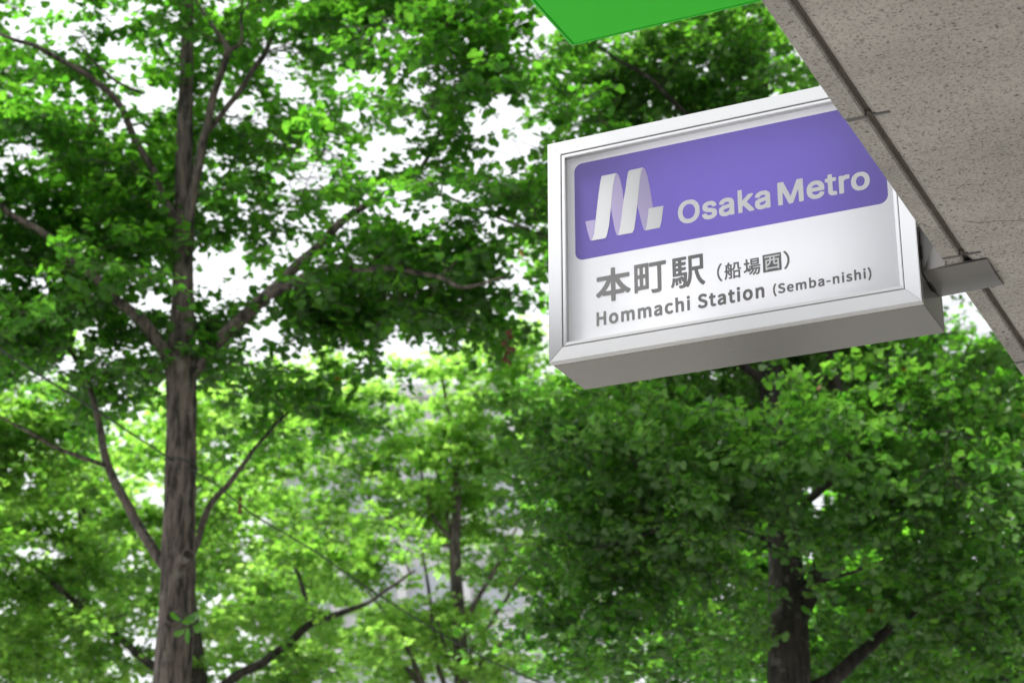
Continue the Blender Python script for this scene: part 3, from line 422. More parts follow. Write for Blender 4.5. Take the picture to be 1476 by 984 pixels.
for k, P in LOGO.items():
    flat('logo_ribbon' if k.startswith('strip') else 'logo_ribbon_back', [P], m_lwhite if k.startswith('strip') else m_lshade, 0.0007 if k.startswith('strip') else 0.0004, 0.0002)

def glyph(key, x0, z0, x1, z1):
    n = 999.0 if len(key) == 1 else 4999.0
    return [[(x0 + a / n * (x1 - x0), z0 + b / n * (z1 - z0)) for a, b in L] for L in GL[key]]
def letters(boxes, mat, y=0.0004, name='letter'):
    """each character a cut piece of its own: outlines that overlap sideways belong together"""
    for k, b in boxes:
        L = sorted(glyph(k, *b), key=lambda l: min(p[0] for p in l))
        if len(k) == 1:
            flat(name, L, mat, y); continue
        cur, hi = [], -9
        for l in L:
            lo = min(p[0] for p in l)
            if cur and lo > hi:
                flat(name, cur, mat, y); cur, hi = [], -9
            cur.append(l); hi = max(hi, max(p[0] for p in l))
        flat(name, cur, mat, y)
letters([('om1', (0.3006, 0.2652, 0.5056, 0.3190)), ('om2', (0.5221, 0.2652, 0.7181, 0.3178))], m_ltext, 0.0004)
letters([('本', (0.1085, 0.1187, 0.1885, 0.1960)), ('町', (0.197, 0.1206, 0.270, 0.1920)), ('駅', (0.2795, 0.1195, 0.3562, 0.1905))], m_grey)
letters([('(', (0.3825, 0.1195, 0.3937, 0.1602)), ('船', (0.3984, 0.1210, 0.4353, 0.1588)), ('場', (0.4405, 0.1212, 0.4774, 0.1591)),
         (')', (0.5273, 0.1214, 0.5399, 0.1623))], m_grey)
_bx = [(0.4826, 0.122), (0.5225, 0.122), (0.5225, 0.1612), (0.4826, 0.1612)]
flat('letter_box', [_bx], m_grey, 0.0004)
letters([('西', (0.4862, 0.1262, 0.5190, 0.1572))], m_ltext, 0.0007)
letters([('e1', (0.1086, 0.0673, 0.4829, 0.1014))], m_grey)
letters([('e2', (0.5016, 0.0655, 0.7079, 0.0940))], m_grey)

# bracket: shallow channel from the sign's end into the canopy edge
m_bracket = mat_steel('bracket_steel', (0.14, 0.135, 0.128), 0.34, (60, 3, 60))
_vs, _f = [], []
NB = 8
for i in range(NB + 1):
    s = -1 + 2 * i / NB
    d = 0.0985 + 0.0725 * s
    z = 0.0662 + 0.0065 * s * s
    _vs += [(W + 0.0002, d, z), (0.9355, d - 0.008, z), (0.9355, d - 0.008, 0.0752), (0.8525, d - 0.008, 0.0752), (0.8525, d, 0.17), (W + 0.0002, d, 0.17)]
for i in range(NB):
    for j in range(6):
        _f.append((i * 6 + j, i * 6 + (j + 1) % 6, (i + 1) * 6 + (j + 1) % 6, (i + 1) * 6 + j))
_f += [tuple(range(6))[::-1], tuple(NB * 6 + j for j in range(6))]
BK = empty('sign_bracket', SIGN + RV * 0.87 + DV * 0.0985 + Vector((0, 0, 0.07)), -TH)
tag(BK, 'dull steel bracket plate joining the station sign to the granite canopy edge', 'bracket')
_vs = [(x - 0.87, y - 0.0985, z - 0.07) for x, y, z in _vs]
_me = mesh('arm_plate', _vs, _f)
bm = bmesh.new(); bm.from_mesh(_me); bmesh.ops.recalc_face_normals(bm, faces=list(bm.faces)); bm.to_mesh(_me); bm.free()
link('arm_plate', _me, m_bracket, BK, local=True)
_fl = [(W + 0.0003 - 0.87, (0.0985 + 0.076 * math.cos(a)) - 0.0985, 0.115 + 0.052 * math.sin(a) - 0.07) for a in [2 * math.pi * i / 24 for i in range(24)]]
_fl2 = [(x + 0.003, y, z) for x, y, z in _fl]
link('end_gasket', mesh('end_gasket', _fl + _fl2, [tuple(range(24)), tuple(range(24, 48))[::-1]] + [(i, (i + 1) % 24, 24 + (i + 1) % 24, 24 + i) for i in range(24)]), m_seam, BK, local=True)

# ------------------------------------------------------------------ trees
UP = np.array([0, 0, 1.0])
def norm(a): return a / np.maximum(np.linalg.norm(a, axis=-1, keepdims=True), 1e-9)

def smooth_path(P, step):
    """smooth curve through rows (x, y, z, r), chord-length tangents"""
    P = np.asarray(P, float)
    h = np.maximum(np.linalg.norm(np.diff(P[:, :3], axis=0), axis=1), 1e-6)[:, None]
    d = np.diff(P, axis=0) / h
    m = np.vstack([d[:1], (d[1:] * h[:-1] + d[:-1] * h[1:]) / (h[1:] + h[:-1]), d[-1:]])
    out = []
    for i in range(len(P) - 1):
        n = max(2, int(h[i, 0] / step))
        t = np.linspace(0, 1, n, endpoint=False)[:, None]
        out.append((2 * t ** 3 - 3 * t ** 2 + 1) * P[i] + (t ** 3 - 2 * t ** 2 + t) * h[i] * m[i] + (3 * t ** 2 - 2 * t ** 3) * P[i + 1] + (t ** 3 - t ** 2) * h[i] * m[i + 1])
    out.append(P[-1:])
    S = np.vstack(out); S[:, 3] = np.maximum(S[:, 3], 0.0015)
    return S

def tube_arrays(S, seg, bark=0.0, seed=0):
    """verts, tris of a tapered tube along S (x, y, z, r), with bark ridges in the geometry"""
    C, r = S[:, :3], S[:, 3]
    T = norm(np.gradient(C, axis=0))
    ref = np.array([1.0, 0, 0]) if abs(T[0][0]) < 0.8 else np.array([0, 1.0, 0])
    A = norm(ref - T * (T @ ref)[:, None]); B = np.cross(T, A)
    th = np.linspace(0, 2 * np.pi, seg, endpoint=False)
    rad = np.repeat(r[:, None], seg, 1)
    if bark:
        L = np.concatenate([[0], np.cumsum(np.linalg.norm(np.diff(C, axis=0), axis=1))])
        for i in range(len(C)):
            for j in range(seg):
                c, s = math.cos(th[j]), math.sin(th[j])
                n1 = noise.noise((c * 3.6 + seed, s * 3.6, L[i] * 3.0))
                n2 = noise.noise((c * 9 + seed, s * 9, L[i] * 5.5))
                n3 = noise.noise((c * 1.2 + seed, s * 1.2, L[i] * 1.1))
                rad[i, j] *= 1 + bark * (0.35 * n3 - 0.6 * abs(n1) + 0.25 - 0.55 * abs(n2))
    V = C[:, None] + rad[..., None] * (A[:, None] * np.cos(th)[None, :, None] + B[:, None] * np.sin(th)[None, :, None])
    n = len(C)
    i, j = np.meshgrid(np.arange(n - 1), np.arange(seg), indexing='ij')
    a = (i * seg + j).ravel(); b = (i * seg + (j + 1) % seg).ravel(); c = b + seg; d = a + seg
    tris = np.vstack([np.stack([a, b, c], 1), np.stack([a, c, d], 1)])
    V = V.reshape(-1, 3)
    # end caps
    V = np.vstack([V, C[:1], C[-1:]])
    k = np.arange(seg); k2 = (k + 1) % seg
    tris = np.vstack([tris, np.stack([np.full(seg, n * seg), k2, k], 1), np.stack([np.full(seg, n * seg + 1), (n - 1) * seg + k, (n - 1) * seg + k2], 1)])
    return V, tris

def smooth_np(me):
    me.polygons.foreach_set('use_smooth', np.ones(len(me.polygons), bool)); return me

# fan-shaped leaf: (across, along, lift)
LEAF_HI = np.array([(0, 0, 0), (-0.20, 0.27, 0.03), (-0.50, 0.52, 0.09), (-0.47, 0.70, 0.08), (-0.27, 0.86, 0.035), (-0.06, 0.86, -0.01), (0.0, 0.70, -0.02),
                    (0.07, 0.87, -0.01), (0.28, 0.84, 0.04), (0.48, 0.68, 0.09), (0.49, 0.50, 0.10), (0.20, 0.27, 0.03), (-0.012, -0.42, 0.03), (0.012, -0.42, 0.03)])
TRI_HI = np.array([(0, 2, 1), (0, 3, 2), (0, 4, 3), (0, 5, 4), (0, 6, 5), (0, 7, 6), (0, 8, 7), (0, 9, 8), (0, 10, 9), (0, 11, 10), (0, 12, 13)])
LEAF_LO = np.array([(0, 0, 0), (-0.50, 0.52, 0.09), (-0.32, 0.86, 0.04), (0.0, 0.74, -0.02), (0.30, 0.87, 0.04), (0.50, 0.55, 0.10)])
TRI_LO = np.array([(0, 2, 1), (0, 3, 2), (0, 4, 3), (0, 5, 4)])

def make_leaves(rng, start, tdir, tlen, per_m, nleaf, size, tilt):
    """leaf frames on spur shoots along straight twigs -> base, across, along, normal, size"""
    n = np.maximum(2, rng.poisson(tlen * per_m))
    idx = np.repeat(np.arange(len(start)), n)
    f = rng.uniform(0.12, 1.0, len(idx))
    node = start[idx] + tdir[idx] * (tlen[idx] * f)[:, None]
    node[:, 2] -= 0.18 * tlen[idx] * f ** 2                     # twigs sag towards the tip
    k = rng.integers(nleaf[0], nleaf[1] + 1, len(idx))
    j = np.repeat(np.arange(len(idx)), k)
    N = len(j)
    az = rng.uniform(0, 2 * np.pi, N)
    ax = np.stack([np.cos(az), np.sin(az), rng.normal(-0.35, 0.35, N)], 1) + 0.5 * tdir[idx[j]]
    ax = norm(ax)
    s = size * rng.uniform(0.42, 1.28, N)
    nm = norm(np.stack([rng.normal(0, tilt, N), rng.normal(0, tilt, N), np.ones(N)], 1))
    ac = norm(np.cross(ax, nm)); nm = np.cross(ac, ax)
    base = node[j] + ax * (s * rng.uniform(0.35, 0.75, N))[:, None]
    return base, ac, ax, nm, s

def leaves_mesh(name, fr, hi):
    base, ac, ax, nm, s = fr
    L, T = (LEAF_HI, TRI_HI) if hi else (LEAF_LO, TRI_LO)
    n = len(base); m = len(L)
    cup = np.ones(n)
    V = base[:, None] + s[:, None, None] * (L[None, :, 0, None] * ac[:, None] + L[None, :, 1, None] * ax[:, None] + L[None, :, 2, None] * nm[:, None])
    tris = (np.arange(n) * m)[:, None, None] + T[None]
    return np_mesh(name, V.reshape(-1, 3), tris.reshape(-1, 3))

LEAF_OBJ_MESH = {}
def leaf_object_mesh(mat):
    if mat.name not in LEAF_OBJ_MESH:
        me = np_mesh('leaf', LEAF_HI, TRI_HI); me.materials.append(mat); LEAF_OBJ_MESH[mat.name] = me
    return LEAF_OBJ_MESH[mat.name]

def project(P):
    """photograph pixel and depth of points"""
    x, y, z = P[:, 0], P[:, 1], P[:, 2] - CAM_Z
    fw = y * math.cos(PITCH) + z * math.sin(PITCH); up = -y * math.sin(PITCH) + z * math.cos(PITCH)
    return 738 + F_PX * x / fw, 492 - F_PX * up / fw, fw

def img_path(pts):
    """[(px, py, distance, radius)] -> rows x y z r"""
    return [(*at(a, b, c), r) for a, b, c, r in pts]

def tree(label, base, trunk, limbs, blobs, leaf, size, seed, hi=False, bark=None, singles=0, voids=(), twigs=7, per_m=16,
         nleaf=(2, 4), tilt=0.55, twig_len=(0.22, 0.5), step=0.08, seg=10, lift=(0.12, 0.25), outw=0.7, ridge=0.0, tseg=None, group='ginkgo trees lining the street', extra_leaves=None):
    rng = np.random.default_rng(seed)
    root = empty('ginkgo_tree', base)
    tag(root, label, 'tree', group)
    S = smooth_path(trunk, step if not ridge else 0.02)
    V, T = tube_arrays(S, tseg or seg, ridge, seed)
    link('trunk', smooth_np(np_mesh('trunk', V, T)), bark, root)
    skel = [S]
    for L in limbs:
        Sl = smooth_path(L, step * 0.6)
        Sl[:, :3] += 0.022 * np.minimum(1, np.arange(len(Sl)) / 6)[:, None] * np.array([[noise.noise((i * .21, seed + len(skel), k)) for k in range(3)] for i in range(len(Sl))])
        V, T = tube_arrays(Sl, seg, 0.10 if hi else 0.0, seed + len(skel))
        link('branch', smooth_np(np_mesh('branch', V, T)), bark, root)
        skel.append(Sl)
    Q = np.vstack([s[len(s) // 5:] if i == 0 else s for i, s in enumerate(skel)])
    tw_V, tw_T, off = [], [], 0
    st, di, le = [], [], []
    def addtube(S, sg):
        nonlocal off
        V, T = tube_arrays(S, sg); tw_V.append(V); tw_T.append(T + off); off += len(V)
    cl = []
    for c, rad, n in blobs:
        p = norm(rng.normal(size=(n, 3))) * (rng.uniform(0.05, 1, n) ** 0.45)[:, None]
        cl.append(np.asarray(c) + p * np.asarray(rad))
    cl = np.vstack(cl)
    order = np.argsort([np.min(np.linalg.norm(Q[:, :3] - c, axis=1)) for c in cl])
    for c in cl[order]:
        if any(void_dist(c, v) < v[1] * 0.6 for v in voids): continue
        dv = c - Q[:, :3]; dist = np.linalg.norm(dv, axis=1)
        q = Q[np.argmin(dist + 0.5 * np.maximum(0, -dv[:, 2]) + 0.03 * rng.uniform(size=len(dist)))]
        v = c - q[:3]; ln = np.linalg.norm(v) + 1e-6
        # branch leaves steeply and arches over towards its tip
        m1 = q[:3] + v * 0.35 + np.array([0, 0, 0.14 * ln]) + rng.normal(0, 0.05 * ln, 3)
        m2 = q[:3] + v * 0.7 + np.array([0, 0, 0.10 * ln]) + rng.normal(0, 0.05 * ln, 3)
        r0 = min(q[3] * 0.6, 0.004 + 0.007 * ln)
        Sb = smooth_path([(*q[:3], r0), (*m1, r0 * 0.75), (*m2, r0 * 0.5), (*c, 0.003)], 0.10)
        addtube(Sb, 6 if hi else 4)
        Q = np.vstack([Q, Sb[len(Sb) // 3::2]])
        out = norm(v * np.array([1, 1, 0.4]))
        L0 = min(1.0, 0.55 / ln)
        for k in range(twigs):
            f = 1 - L0 * rng.uniform(0, 1) ** 1.3
            s0 = Sb[min(len(Sb) - 1, int(f * (len(Sb) - 1)))][:3]
            a = rng.uniform(0, 2 * np.pi)
            dd = norm(outw * out + np.array([math.cos(a), math.sin(a), rng.normal(*lift)]))
            st.append(s0); di.append(dd); le.append(rng.uniform(*twig_len))
    st, di, le = np.array(st), np.array(di), np.array(le)
    for s0, d, l in zip(st, di, le):
        t = np.linspace(0, 1, 4)[:, None]
        P = s0 + d * l * t; P[:, 2] -= (0.18 * l * t[:, 0] ** 2)
        addtube(np.hstack([P, np.array([[0.0032], [0.0028], [0.0022], [0.0016]])]), 3)
    o = link('twigs', np_mesh('twigs', np.vstack(tw_V), np.vstack(tw_T)), bark, root)
    o['kind'] = 'stuff'
    fr = make_leaves(rng, st, di, le, per_m, nleaf, size, tilt)
    if extra_leaves is not None:
        fr = tuple(np.concatenate([a, b]) for a, b in zip(fr, extra_leaves))
    if voids:
        keep = np.ones(len(fr[0]), bool)
        for v in voids:
            keep &= rng.uniform(0, 1, len(keep)) < np.clip((void_dist(fr[0], v) / v[1] - 0.4) / 0.85, 0, 1) ** 1.3   # ragged edges, stray leaves
        fr = tuple(a[keep] for a in fr)
    single = None
    if singles:
        px, py, fw = project(fr[0])
        ok = (px > 5) & (px < 1471) & (py > 5) & (py < 979)
        score = np.where(ok, fr[4] * np.abs((fr[3] * norm(fr[0] - np.array([0, 0, CAM_Z]))).sum(1)) / fw, 0)
        sel = np.argsort(-score)[:singles]
        single = tuple(a[sel] for a in fr)
        keep = np.ones(len(px), bool); keep[sel] = False
        fr = tuple(a[keep] for a in fr)
    crown = link('crown', leaves_mesh('crown', fr, hi), leaf, root)
    crown['kind'] = 'stuff'
    if single is not None:
        me = leaf_object_mesh(leaf)
        for b, ac, ax, nm, s in zip(*single):
            o = bpy.data.objects.new('leaf', me)
            o.parent = crown
            M = Matrix(((ac[0] * s, ax[0] * s, nm[0] * s, b[0]), (ac[1] * s, ax[1] * s, nm[1] * s, b[1]), (ac[2] * s, ax[2] * s, nm[2] * s, b[2]), (0, 0, 0, 1)))
            o.matrix_local = M
            COL.objects.link(o)
    return root, len(fr[0])

def blob(px, py, dist, rx, ry, rz, n): return (np.array(at(px, py, dist)), (rx, ry, rz), n)
def void(px, py, dist, rpx, k=5.0): return (np.array(at(px, py, dist)), (rpx * 1.3 + 5) * dist / F_PX, k)
def void_dist(P, v):
    """distance from the centre of a gap in the crown, the gap k times as deep as wide"""
    c, r, k = v
    u = c - np.array([0, 0, CAM_Z]); u = u / np.linalg.norm(u)
    d = P - c; al = d @ u
    return np.sqrt(np.maximum((d * d).sum(-1) - al * al * (1 - 1 / (k * k)), 0))

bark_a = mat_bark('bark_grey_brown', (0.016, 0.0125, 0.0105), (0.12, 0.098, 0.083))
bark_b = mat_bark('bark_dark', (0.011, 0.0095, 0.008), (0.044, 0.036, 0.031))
leaf_a = mat_leaf('leaf_mid_green', (0.030, 0.085, 0.016), (0.065, 0.155, 0.03), (0.10, 0.40, 0.018), (0.21, 0.56, 0.035), 0.56)
leaf_b = mat_leaf('leaf_yellow_green', (0.12, 0.24, 0.05), (0.21, 0.35, 0.09), (0.30, 0.66, 0.07), (0.48, 0.80, 0.13), 0.58, 0.0)
leaf_d = mat_leaf('leaf_fresh_green', (0.055, 0.135, 0.022), (0.11, 0.23, 0.04), (0.16, 0.45, 0.03), (0.32, 0.60, 0.07), 0.55, 0.0)
leaf_c = mat_leaf('leaf_blue_green', (0.03, 0.08, 0.02), (0.125, 0.225, 0.075), (0.10, 0.38, 0.02), (0.23, 0.54, 0.045), 0.5)

# --- tree A: the near ginkgo
YA = 11.0
base_a = at(255, 984, YA); base_a.z = 0
bx, by = base_a.x, base_a.y
trunkA = [(bx - 0.05, by, 0.0, 0.135), (bx - 0.03, by, 1.6, 0.112)] + img_path([(247, 985, YA, 0.103), (255, 880, YA, 0.097), (258, 760, YA, 0.092), (261, 640, YA, 0.089), (262, 520, YA, 0.086),
        (264, 430, YA, 0.062), (265, 320, YA, 0.056), (266, 200, YA, 0.048), (269, 90, YA, 0.04), (271, -40, YA, 0.034), (276, -250, YA, 0.022), (280, -480, YA, 0.008)])
limbsA = [img_path(p) for p in (
    # right limb rising across the picture
    [(272, 540, YA, 0.05), (300, 505, YA - .05, 0.046), (345, 462, YA - .1, 0.041), (400, 412, YA - .15, 0.036), (450, 362, YA - .2, 0.029), (495, 318, YA - .2, 0.024), (545, 285, YA - .25, 0.019), (600, 250, YA - .3, 0.015), (628, 205, YA - .35, 0.012), (650, 160, YA - .4, 0.009), (640, 110, YA - .4, 0.006)],
    # its side branch, almost level
    [(385, 428, YA - .28, 0.026), (430, 402, YA - .3, 0.024), (490, 388, YA - .4, 0.021), (560, 388, YA - .6, 0.017), (615, 394, YA - .7, 0.014), (680, 412, YA - .9, 0.009), (730, 400, YA - 1.0, 0.005)],
    [(575, 264, YA - .27, 0.010), (625, 280, YA - .4, 0.009), (700, 306, YA - .6, 0.008), (750, 328, YA - .7, 0.007), (795, 340, YA - .8, 0.004)],
    [(540, 372, YA - .5, 0.009), (580, 355, YA - .5, 0.008), (620, 338, YA - .55, 0.005)],
    # left limb
    [(256, 530, YA, 0.04), (236, 505, YA - .05, 0.042), (205, 462, YA - .1, 0.035), (165, 430, YA - .2, 0.029), (120, 385, YA - .3, 0.027), (75, 345, YA - .4, 0.023), (20, 312, YA - .5, 0.018), (-60, 260, YA - .8, 0.012)],
    # left limb leaving the trunk higher up
    [(262, 330, YA, 0.03), (240, 292, YA - .05, 0.027), (222, 255, YA - .1, 0.025), (200, 210, YA - .15, 0.023), (178, 160, YA - .25, 0.021), (125, 108, YA - .35, 0.019), (70, 78, YA - .45, 0.015), (-20, 40, YA - .6, 0.009)],
    [(205, 134, YA - .2, 0.009), (165, 118, YA - .25, 0.009), (135, 85, YA - .3, 0.007), (105, 50, YA - .4, 0.004)],
    # right leader and its forks
    [(266, 400, YA, 0.028), (270, 330, YA - .06, 0.033), (284, 250, YA - .1, 0.030), (298, 185, YA - .12, 0.026), (310, 130, YA - .16, 0.023), (322, 90, YA - .2, 0.022), (329, 72, YA - .2, 0.022), (310, 42, YA - .2, 0.013), (285, 5, YA - .2, 0.010), (262, -60, YA - .2, 0.006)],
    [(330, 74, YA - .2, 0.016), (344, 66, YA - .2, 0.011), (346, 20, YA - .2, 0.009), (350, -60, YA - .2, 0.006)],
    [(300, 190, YA - .1, 0.016), (352, 121, YA, 0.019), (386, 70, YA + .1, 0.018), (402, 36, YA + .1, 0.016), (462, 16, YA, 0.016), (505, 0, YA - .1, 0.013), (600, -50, YA - .3, 0.008)],
    # low side branches
    [(245, 830, YA, 0.03), (226, 800, YA + .05, 0.032), (204, 765, YA + .1, 0.030), (188, 735, YA + .15, 0.028), (156, 672, YA + .2, 0.025), (145, 626, YA + .25, 0.022), (130, 560, YA + .3, 0.016), (100, 500, YA + .4, 0.010)],
    [(266, 820, YA + .05, 0.025), (285, 780, YA + .15, 0.020), (300, 732, YA + .25, 0.020), (332, 694, YA + .35, 0.017), (372, 640, YA + .5, 0.011), (420, 590, YA + .7, 0.006)],
    [(156, 672, YA + .2, 0.013), (105, 655, YA + .1, 0.013), (60, 632, YA, 0.010), (0, 600, YA - .2, 0.006)],
)]
voidsA = [void(*v) for v in ((397, 118, 11, 50), (412, 92, 10.8, 24), (380, 150, 11, 22), (582, 165, 10.4, 38), (567, 190, 10.4, 24), (600, 135, 10.4, 22), (640, 110, 10.3, 24), (500, 190, 10.8, 20),
    (470, 215, 10.8, 42), (425, 235, 10.8, 36), (440, 265, 10.8, 30), (405, 275, 10.8, 24), (490, 245, 10.8, 24), (520, 225, 10.8, 18), (735, 180, 10.2, 36), (755, 205, 10.2, 20), (705, 235, 10.2, 26), (770, 85, 10, 26), (785, 60, 10, 20), (790, 110, 10, 18),
    (630, 258, 10.4, 18), (560, 45, 10.2, 26), (590, 60, 10.2, 18), (245, 78, 11, 22), (312, 90, 11, 16), (155, 190, 11, 22), (40, 215, 11, 22), (60, 230, 11, 14), 
    (690, 190, 10.2, 16), (320, 380, 11, 14), (750, 480, 10.4, 18), (700, 530, 10.6, 18), (560, 280, 10.4, 12), (520, 120, 10.5, 14), (120, 175, 11, 12), (665, 60, 10.2, 14), (215, 140, 11, 10), (340, 210, 11, 12))]
voidsA += [void(px, py, YA - dd, r, 1.0) for px, py, r in ((330, 470, 42), (390, 418, 40), (440, 370, 38), (480, 330, 30), (265, 440, 40), (265, 360, 34), (268, 290, 30), (262, 510, 44), (215, 475, 30), (440, 396, 20), (485, 386, 18), (540, 384, 14),
           (275, 240, 26), (300, 160, 24), (320, 95, 22), (225, 260, 24), (195, 200, 22), (130, 395, 24), (90, 360, 20), (268, 120, 22), (375, 85, 22)) for dd in (0.35, 0.75, 1.2)]
# young shoots on the trunk: a few big leaves
rngx = np.random.default_rng(5)
sx = []
for px, py, dy in ((268, 905, .2), (262, 893, .22), (274, 915, .2), (300, 845, .18), (292, 858, .2), (306, 832, .18), (284, 880, .2), (298, 868, .19), (269, 888, .2), (278, 902, .21)):
    sx.append(at(px, py, YA - dy))
nx_ = len(sx)
axx = norm(np.stack([rngx.normal(0, .7, nx_), rngx.normal(-.4, .4, nx_), rngx.normal(-.2, .6, nx_)], 1))
nmx = norm(np.stack([rngx.normal(0, .5, nx_), -np.ones(nx_), rngx.normal(.5, .4, nx_)], 1))
acx = norm(np.cross(axx, nmx)); nmx = np.cross(acx, axx)
extraA = (np.array([tuple(v) for v in sx]), acx, axx, nmx, np.full(nx_, 0.085))

rootA, nA = tree('ginkgo with a tall bare grey-brown trunk forking into wide limbs, beside the station sign', (bx, by, 0), trunkA, limbsA,
     [blob(240, 30, 11.3, 2.2, 1.1, 1.2, 80), blob(640, 220, 10.2, 1.0, 0.6, 0.75, 27), blob(50, 300, 11.0, 1.3, 0.9, 1.0, 50), blob(570, 410, 10.9, 0.9, 0.7, 0.36, 40),
      blob(120, 480, 11.2, 1.0, 1.0, 0.45, 34), blob(400, 545, 11.6, 0.6, 0.7, 0.38, 9), blob(640, 30, 10.2, 0.9, 0.6, 0.5, 26), blob(250, 230, 11.6, 1.2, 0.8, 0.8, 36), blob(-350, 150, 10.5, 1.4, 1.6, 1.6, 24), blob(300, -450, 11, 2.0, 2.0, 1.2, 36), blob(20, 370, 11.6, 0.7, 0.5, 0.6, 18)],
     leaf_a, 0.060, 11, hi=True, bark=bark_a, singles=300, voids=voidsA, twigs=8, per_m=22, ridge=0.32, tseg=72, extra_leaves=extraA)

# pruned stubs on the near trunk
m_hollow = mat_plain('stub_hollow_shade', (0.022, 0.016, 0.012), 0.95)  # dark tone paints the shade inside the hollow cut ends
def stub(p, d, r, l):
    d = Vector(d).normalized(); q = d.to_track_quat('Z', 'Y').to_matrix()
    prof = [(r * 1.35, -0.06), (r * 1.12, -0.01), (r, l * 0.6), (r * 1.04, l), (r * 0.86, l + 0.003), (r * 0.70, l - 0.004), (r * 0.62, l - 0.02), (0.001, l - 0.028)]
    n = 20; vs = []
    for a, z in prof:
        for i in range(n):
            w = 2 * math.pi * i / n; k = a * (1 + 0.07 * noise.noise((math.cos(w) * 2, math.sin(w) * 2, z * 20 + p[0])))
            vs.append(Vector(p) + q @ Vector((k * math.cos(w), k * math.sin(w), z)))
    fs = [(j * n + i, j * n + (i + 1) % n, (j + 1) * n + (i + 1) % n, (j + 1) * n + i) for j in range(len(prof) - 1) for i in range(n)]
    o = link('cut_stub', mesh('cut_stub', vs, fs, True), bark_a, rootA)
    vs = [Vector(p) + q @ Vector((r * 0.8 * math.cos(2 * math.pi * i / n), r * 0.8 * math.sin(2 * math.pi * i / n), l - 0.001 + 0.004 * noise.noise((i, 1, r)))) for i in range(n)] + [Vector(p) + q @ Vector((0, 0, l - 0.012))]
    link('stub_hollow', mesh('stub_hollow', vs, [(i, (i + 1) % n, n) for i in range(n)]), m_hollow, o)
    return o
stub(at(263, 812, YA - 0.06), (0.45, -0.75, 0.35), 0.040, 0.09)
stub(at(250, 895, YA - 0.07), (0.05, -0.95, 0.22), 0.042, 0.05)

# --- tree behind it to the left, its fork hidden below the picture
YB = 16.5
b2 = at(290, 1100, YB)
tree('ginkgo standing behind the tall grey-brown trunk, low limbs spreading either side of it', (b2.x, b2.y, 0),
     [(b2.x, b2.y, 0, 0.14), (b2.x, b2.y, 2.0, 0.12), (*at(285, 990, YB), 0.09), (*at(262, 800, YB), 0.07), (*at(255, 560, YB), 0.04), (*at(250, 400, YB), 0.015)],
     [img_path(p) for p in ([(285, 1000, YB, .045), (215, 955, YB, .036), (163, 911, YB, .030), (125, 881, YB, .026), (68, 833, YB, .022), (7, 786, YB, .016), (-80, 700, YB, .02)],
      [(290, 1010, YB, .045), (340, 976, YB, .042), (400, 938, YB, .037), (452, 898, YB, .032), (500, 880, YB, .025), (535, 864, YB, .018), (600, 820, YB, .012)],
      [(452, 900, YB, .03), (440, 860, YB, .02), (420, 800, YB, .012)])],
     [blob(110, 760, 17, 1.7, 1.5, 1.0, 70), blob(420, 780, 17, 1.0, 1.2, 0.6, 20), blob(80, 940, 17, 1.5, 1.4, 0.8, 44), blob(400, 950, 17, 0.8, 1.2, 0.5, 14), blob(-60, 560, 17, 1.6, 1.4, 0.9, 40), blob(60, 610, 17, .8, .8, .35, 22), blob(400, 620, 17.5, 0.8, 1, .5, 10)],
     leaf_d, 0.064, 23, bark=bark_b, twigs=8, per_m=22,
     voids=[void(180, 870, 16.5, 30), void(330, 800, 17, 28), void(200, 560, 16.5, 40), void(225, 690, 16.5, 24), void(140, 555, 16.8, 24)])

# --- slim pale tree in the middle distance
YC = 22.0
c2 = at(664, 1100, YC)
tree('slim sunlit yellow-green ginkgo in the middle distance, pale office block behind it', (c2.x, c2.y, 0),
     [(c2.x, c2.y, 0, 0.13), (*at(666, 1020, YC), 0.085), (*at(662, 900, YC), 0.078), (*at(656, 800, YC), 0.065), (*at(658, 720, YC), 0.052), (*at(655, 640, YC), 0.03), (*at(640, 560, YC), 0.018), (*at(630, 480, YC), 0.008)],
     [img_path(p) for p in ([(664, 905, YC, .035), (690, 860, YC, .03), (722, 805, YC, .022), (745, 760, YC, .012)], [(668, 960, YC, .03), (700, 905, YC, .025), (745, 840, YC, .018), (780, 780, YC, .008)],
      [(665, 985, YC, .03), (720, 930, YC, .024), (775, 880, YC, .014)], [(655, 780, YC, .03), (625, 745, YC, .022), (612, 700, YC, .018), (602, 640, YC, .012)],
      [(650, 770, YC, .02), (635, 700, YC, .016), (620, 650, YC, .01)], [(664, 1030, YC, .035), (640, 985, YC, .03), (625, 910, YC, .026), (618, 850, YC, .02), (608, 790, YC, .012)],
      [(662, 1060, YC, .04), (612, 990, YC, .035), (585, 930, YC, .028), (560, 890, YC, .02), (520, 840, YC, .01)], [(662, 1050, YC, .035), (595, 975, YC, .028), (560, 920, YC, .02)],
      [(655, 790, YC, .025), (600, 770, YC, .02), (552, 740, YC, .02), (520, 700, YC, .01)], [(666, 1000, YC, .02), (640, 930, YC, .02), (628, 880, YC, .014)])],
     [blob(590, 590, 22, 1.3, 1.0, 0.85, 42), blob(500, 740, 22, 1.4, 1.0, 0.9, 50), blob(650, 690, 22.6, 0.9, 1.0, 0.8, 34), blob(540, 920, 22, 1.2, 1.0, 0.6, 36), blob(720, 940, 22, 0.7, 0.8, 0.35, 12), blob(760, 640, 22.5, 0.7, 0.8, 0.7, 24), blob(800, 800, 22, .4, .8, .6, 16), blob(420, 580, 22.5, .8, 1, .7, 34), blob(690, 800, 23, .9, .8, .7, 26), blob(630, 910, 23, .9, .7, .5, 20), blob(730, 520, 21.5, .8, .8, .4, 24)],
     leaf_b, 0.072, 37, bark=bark_a, twigs=7, per_m=19, tilt=0.5)

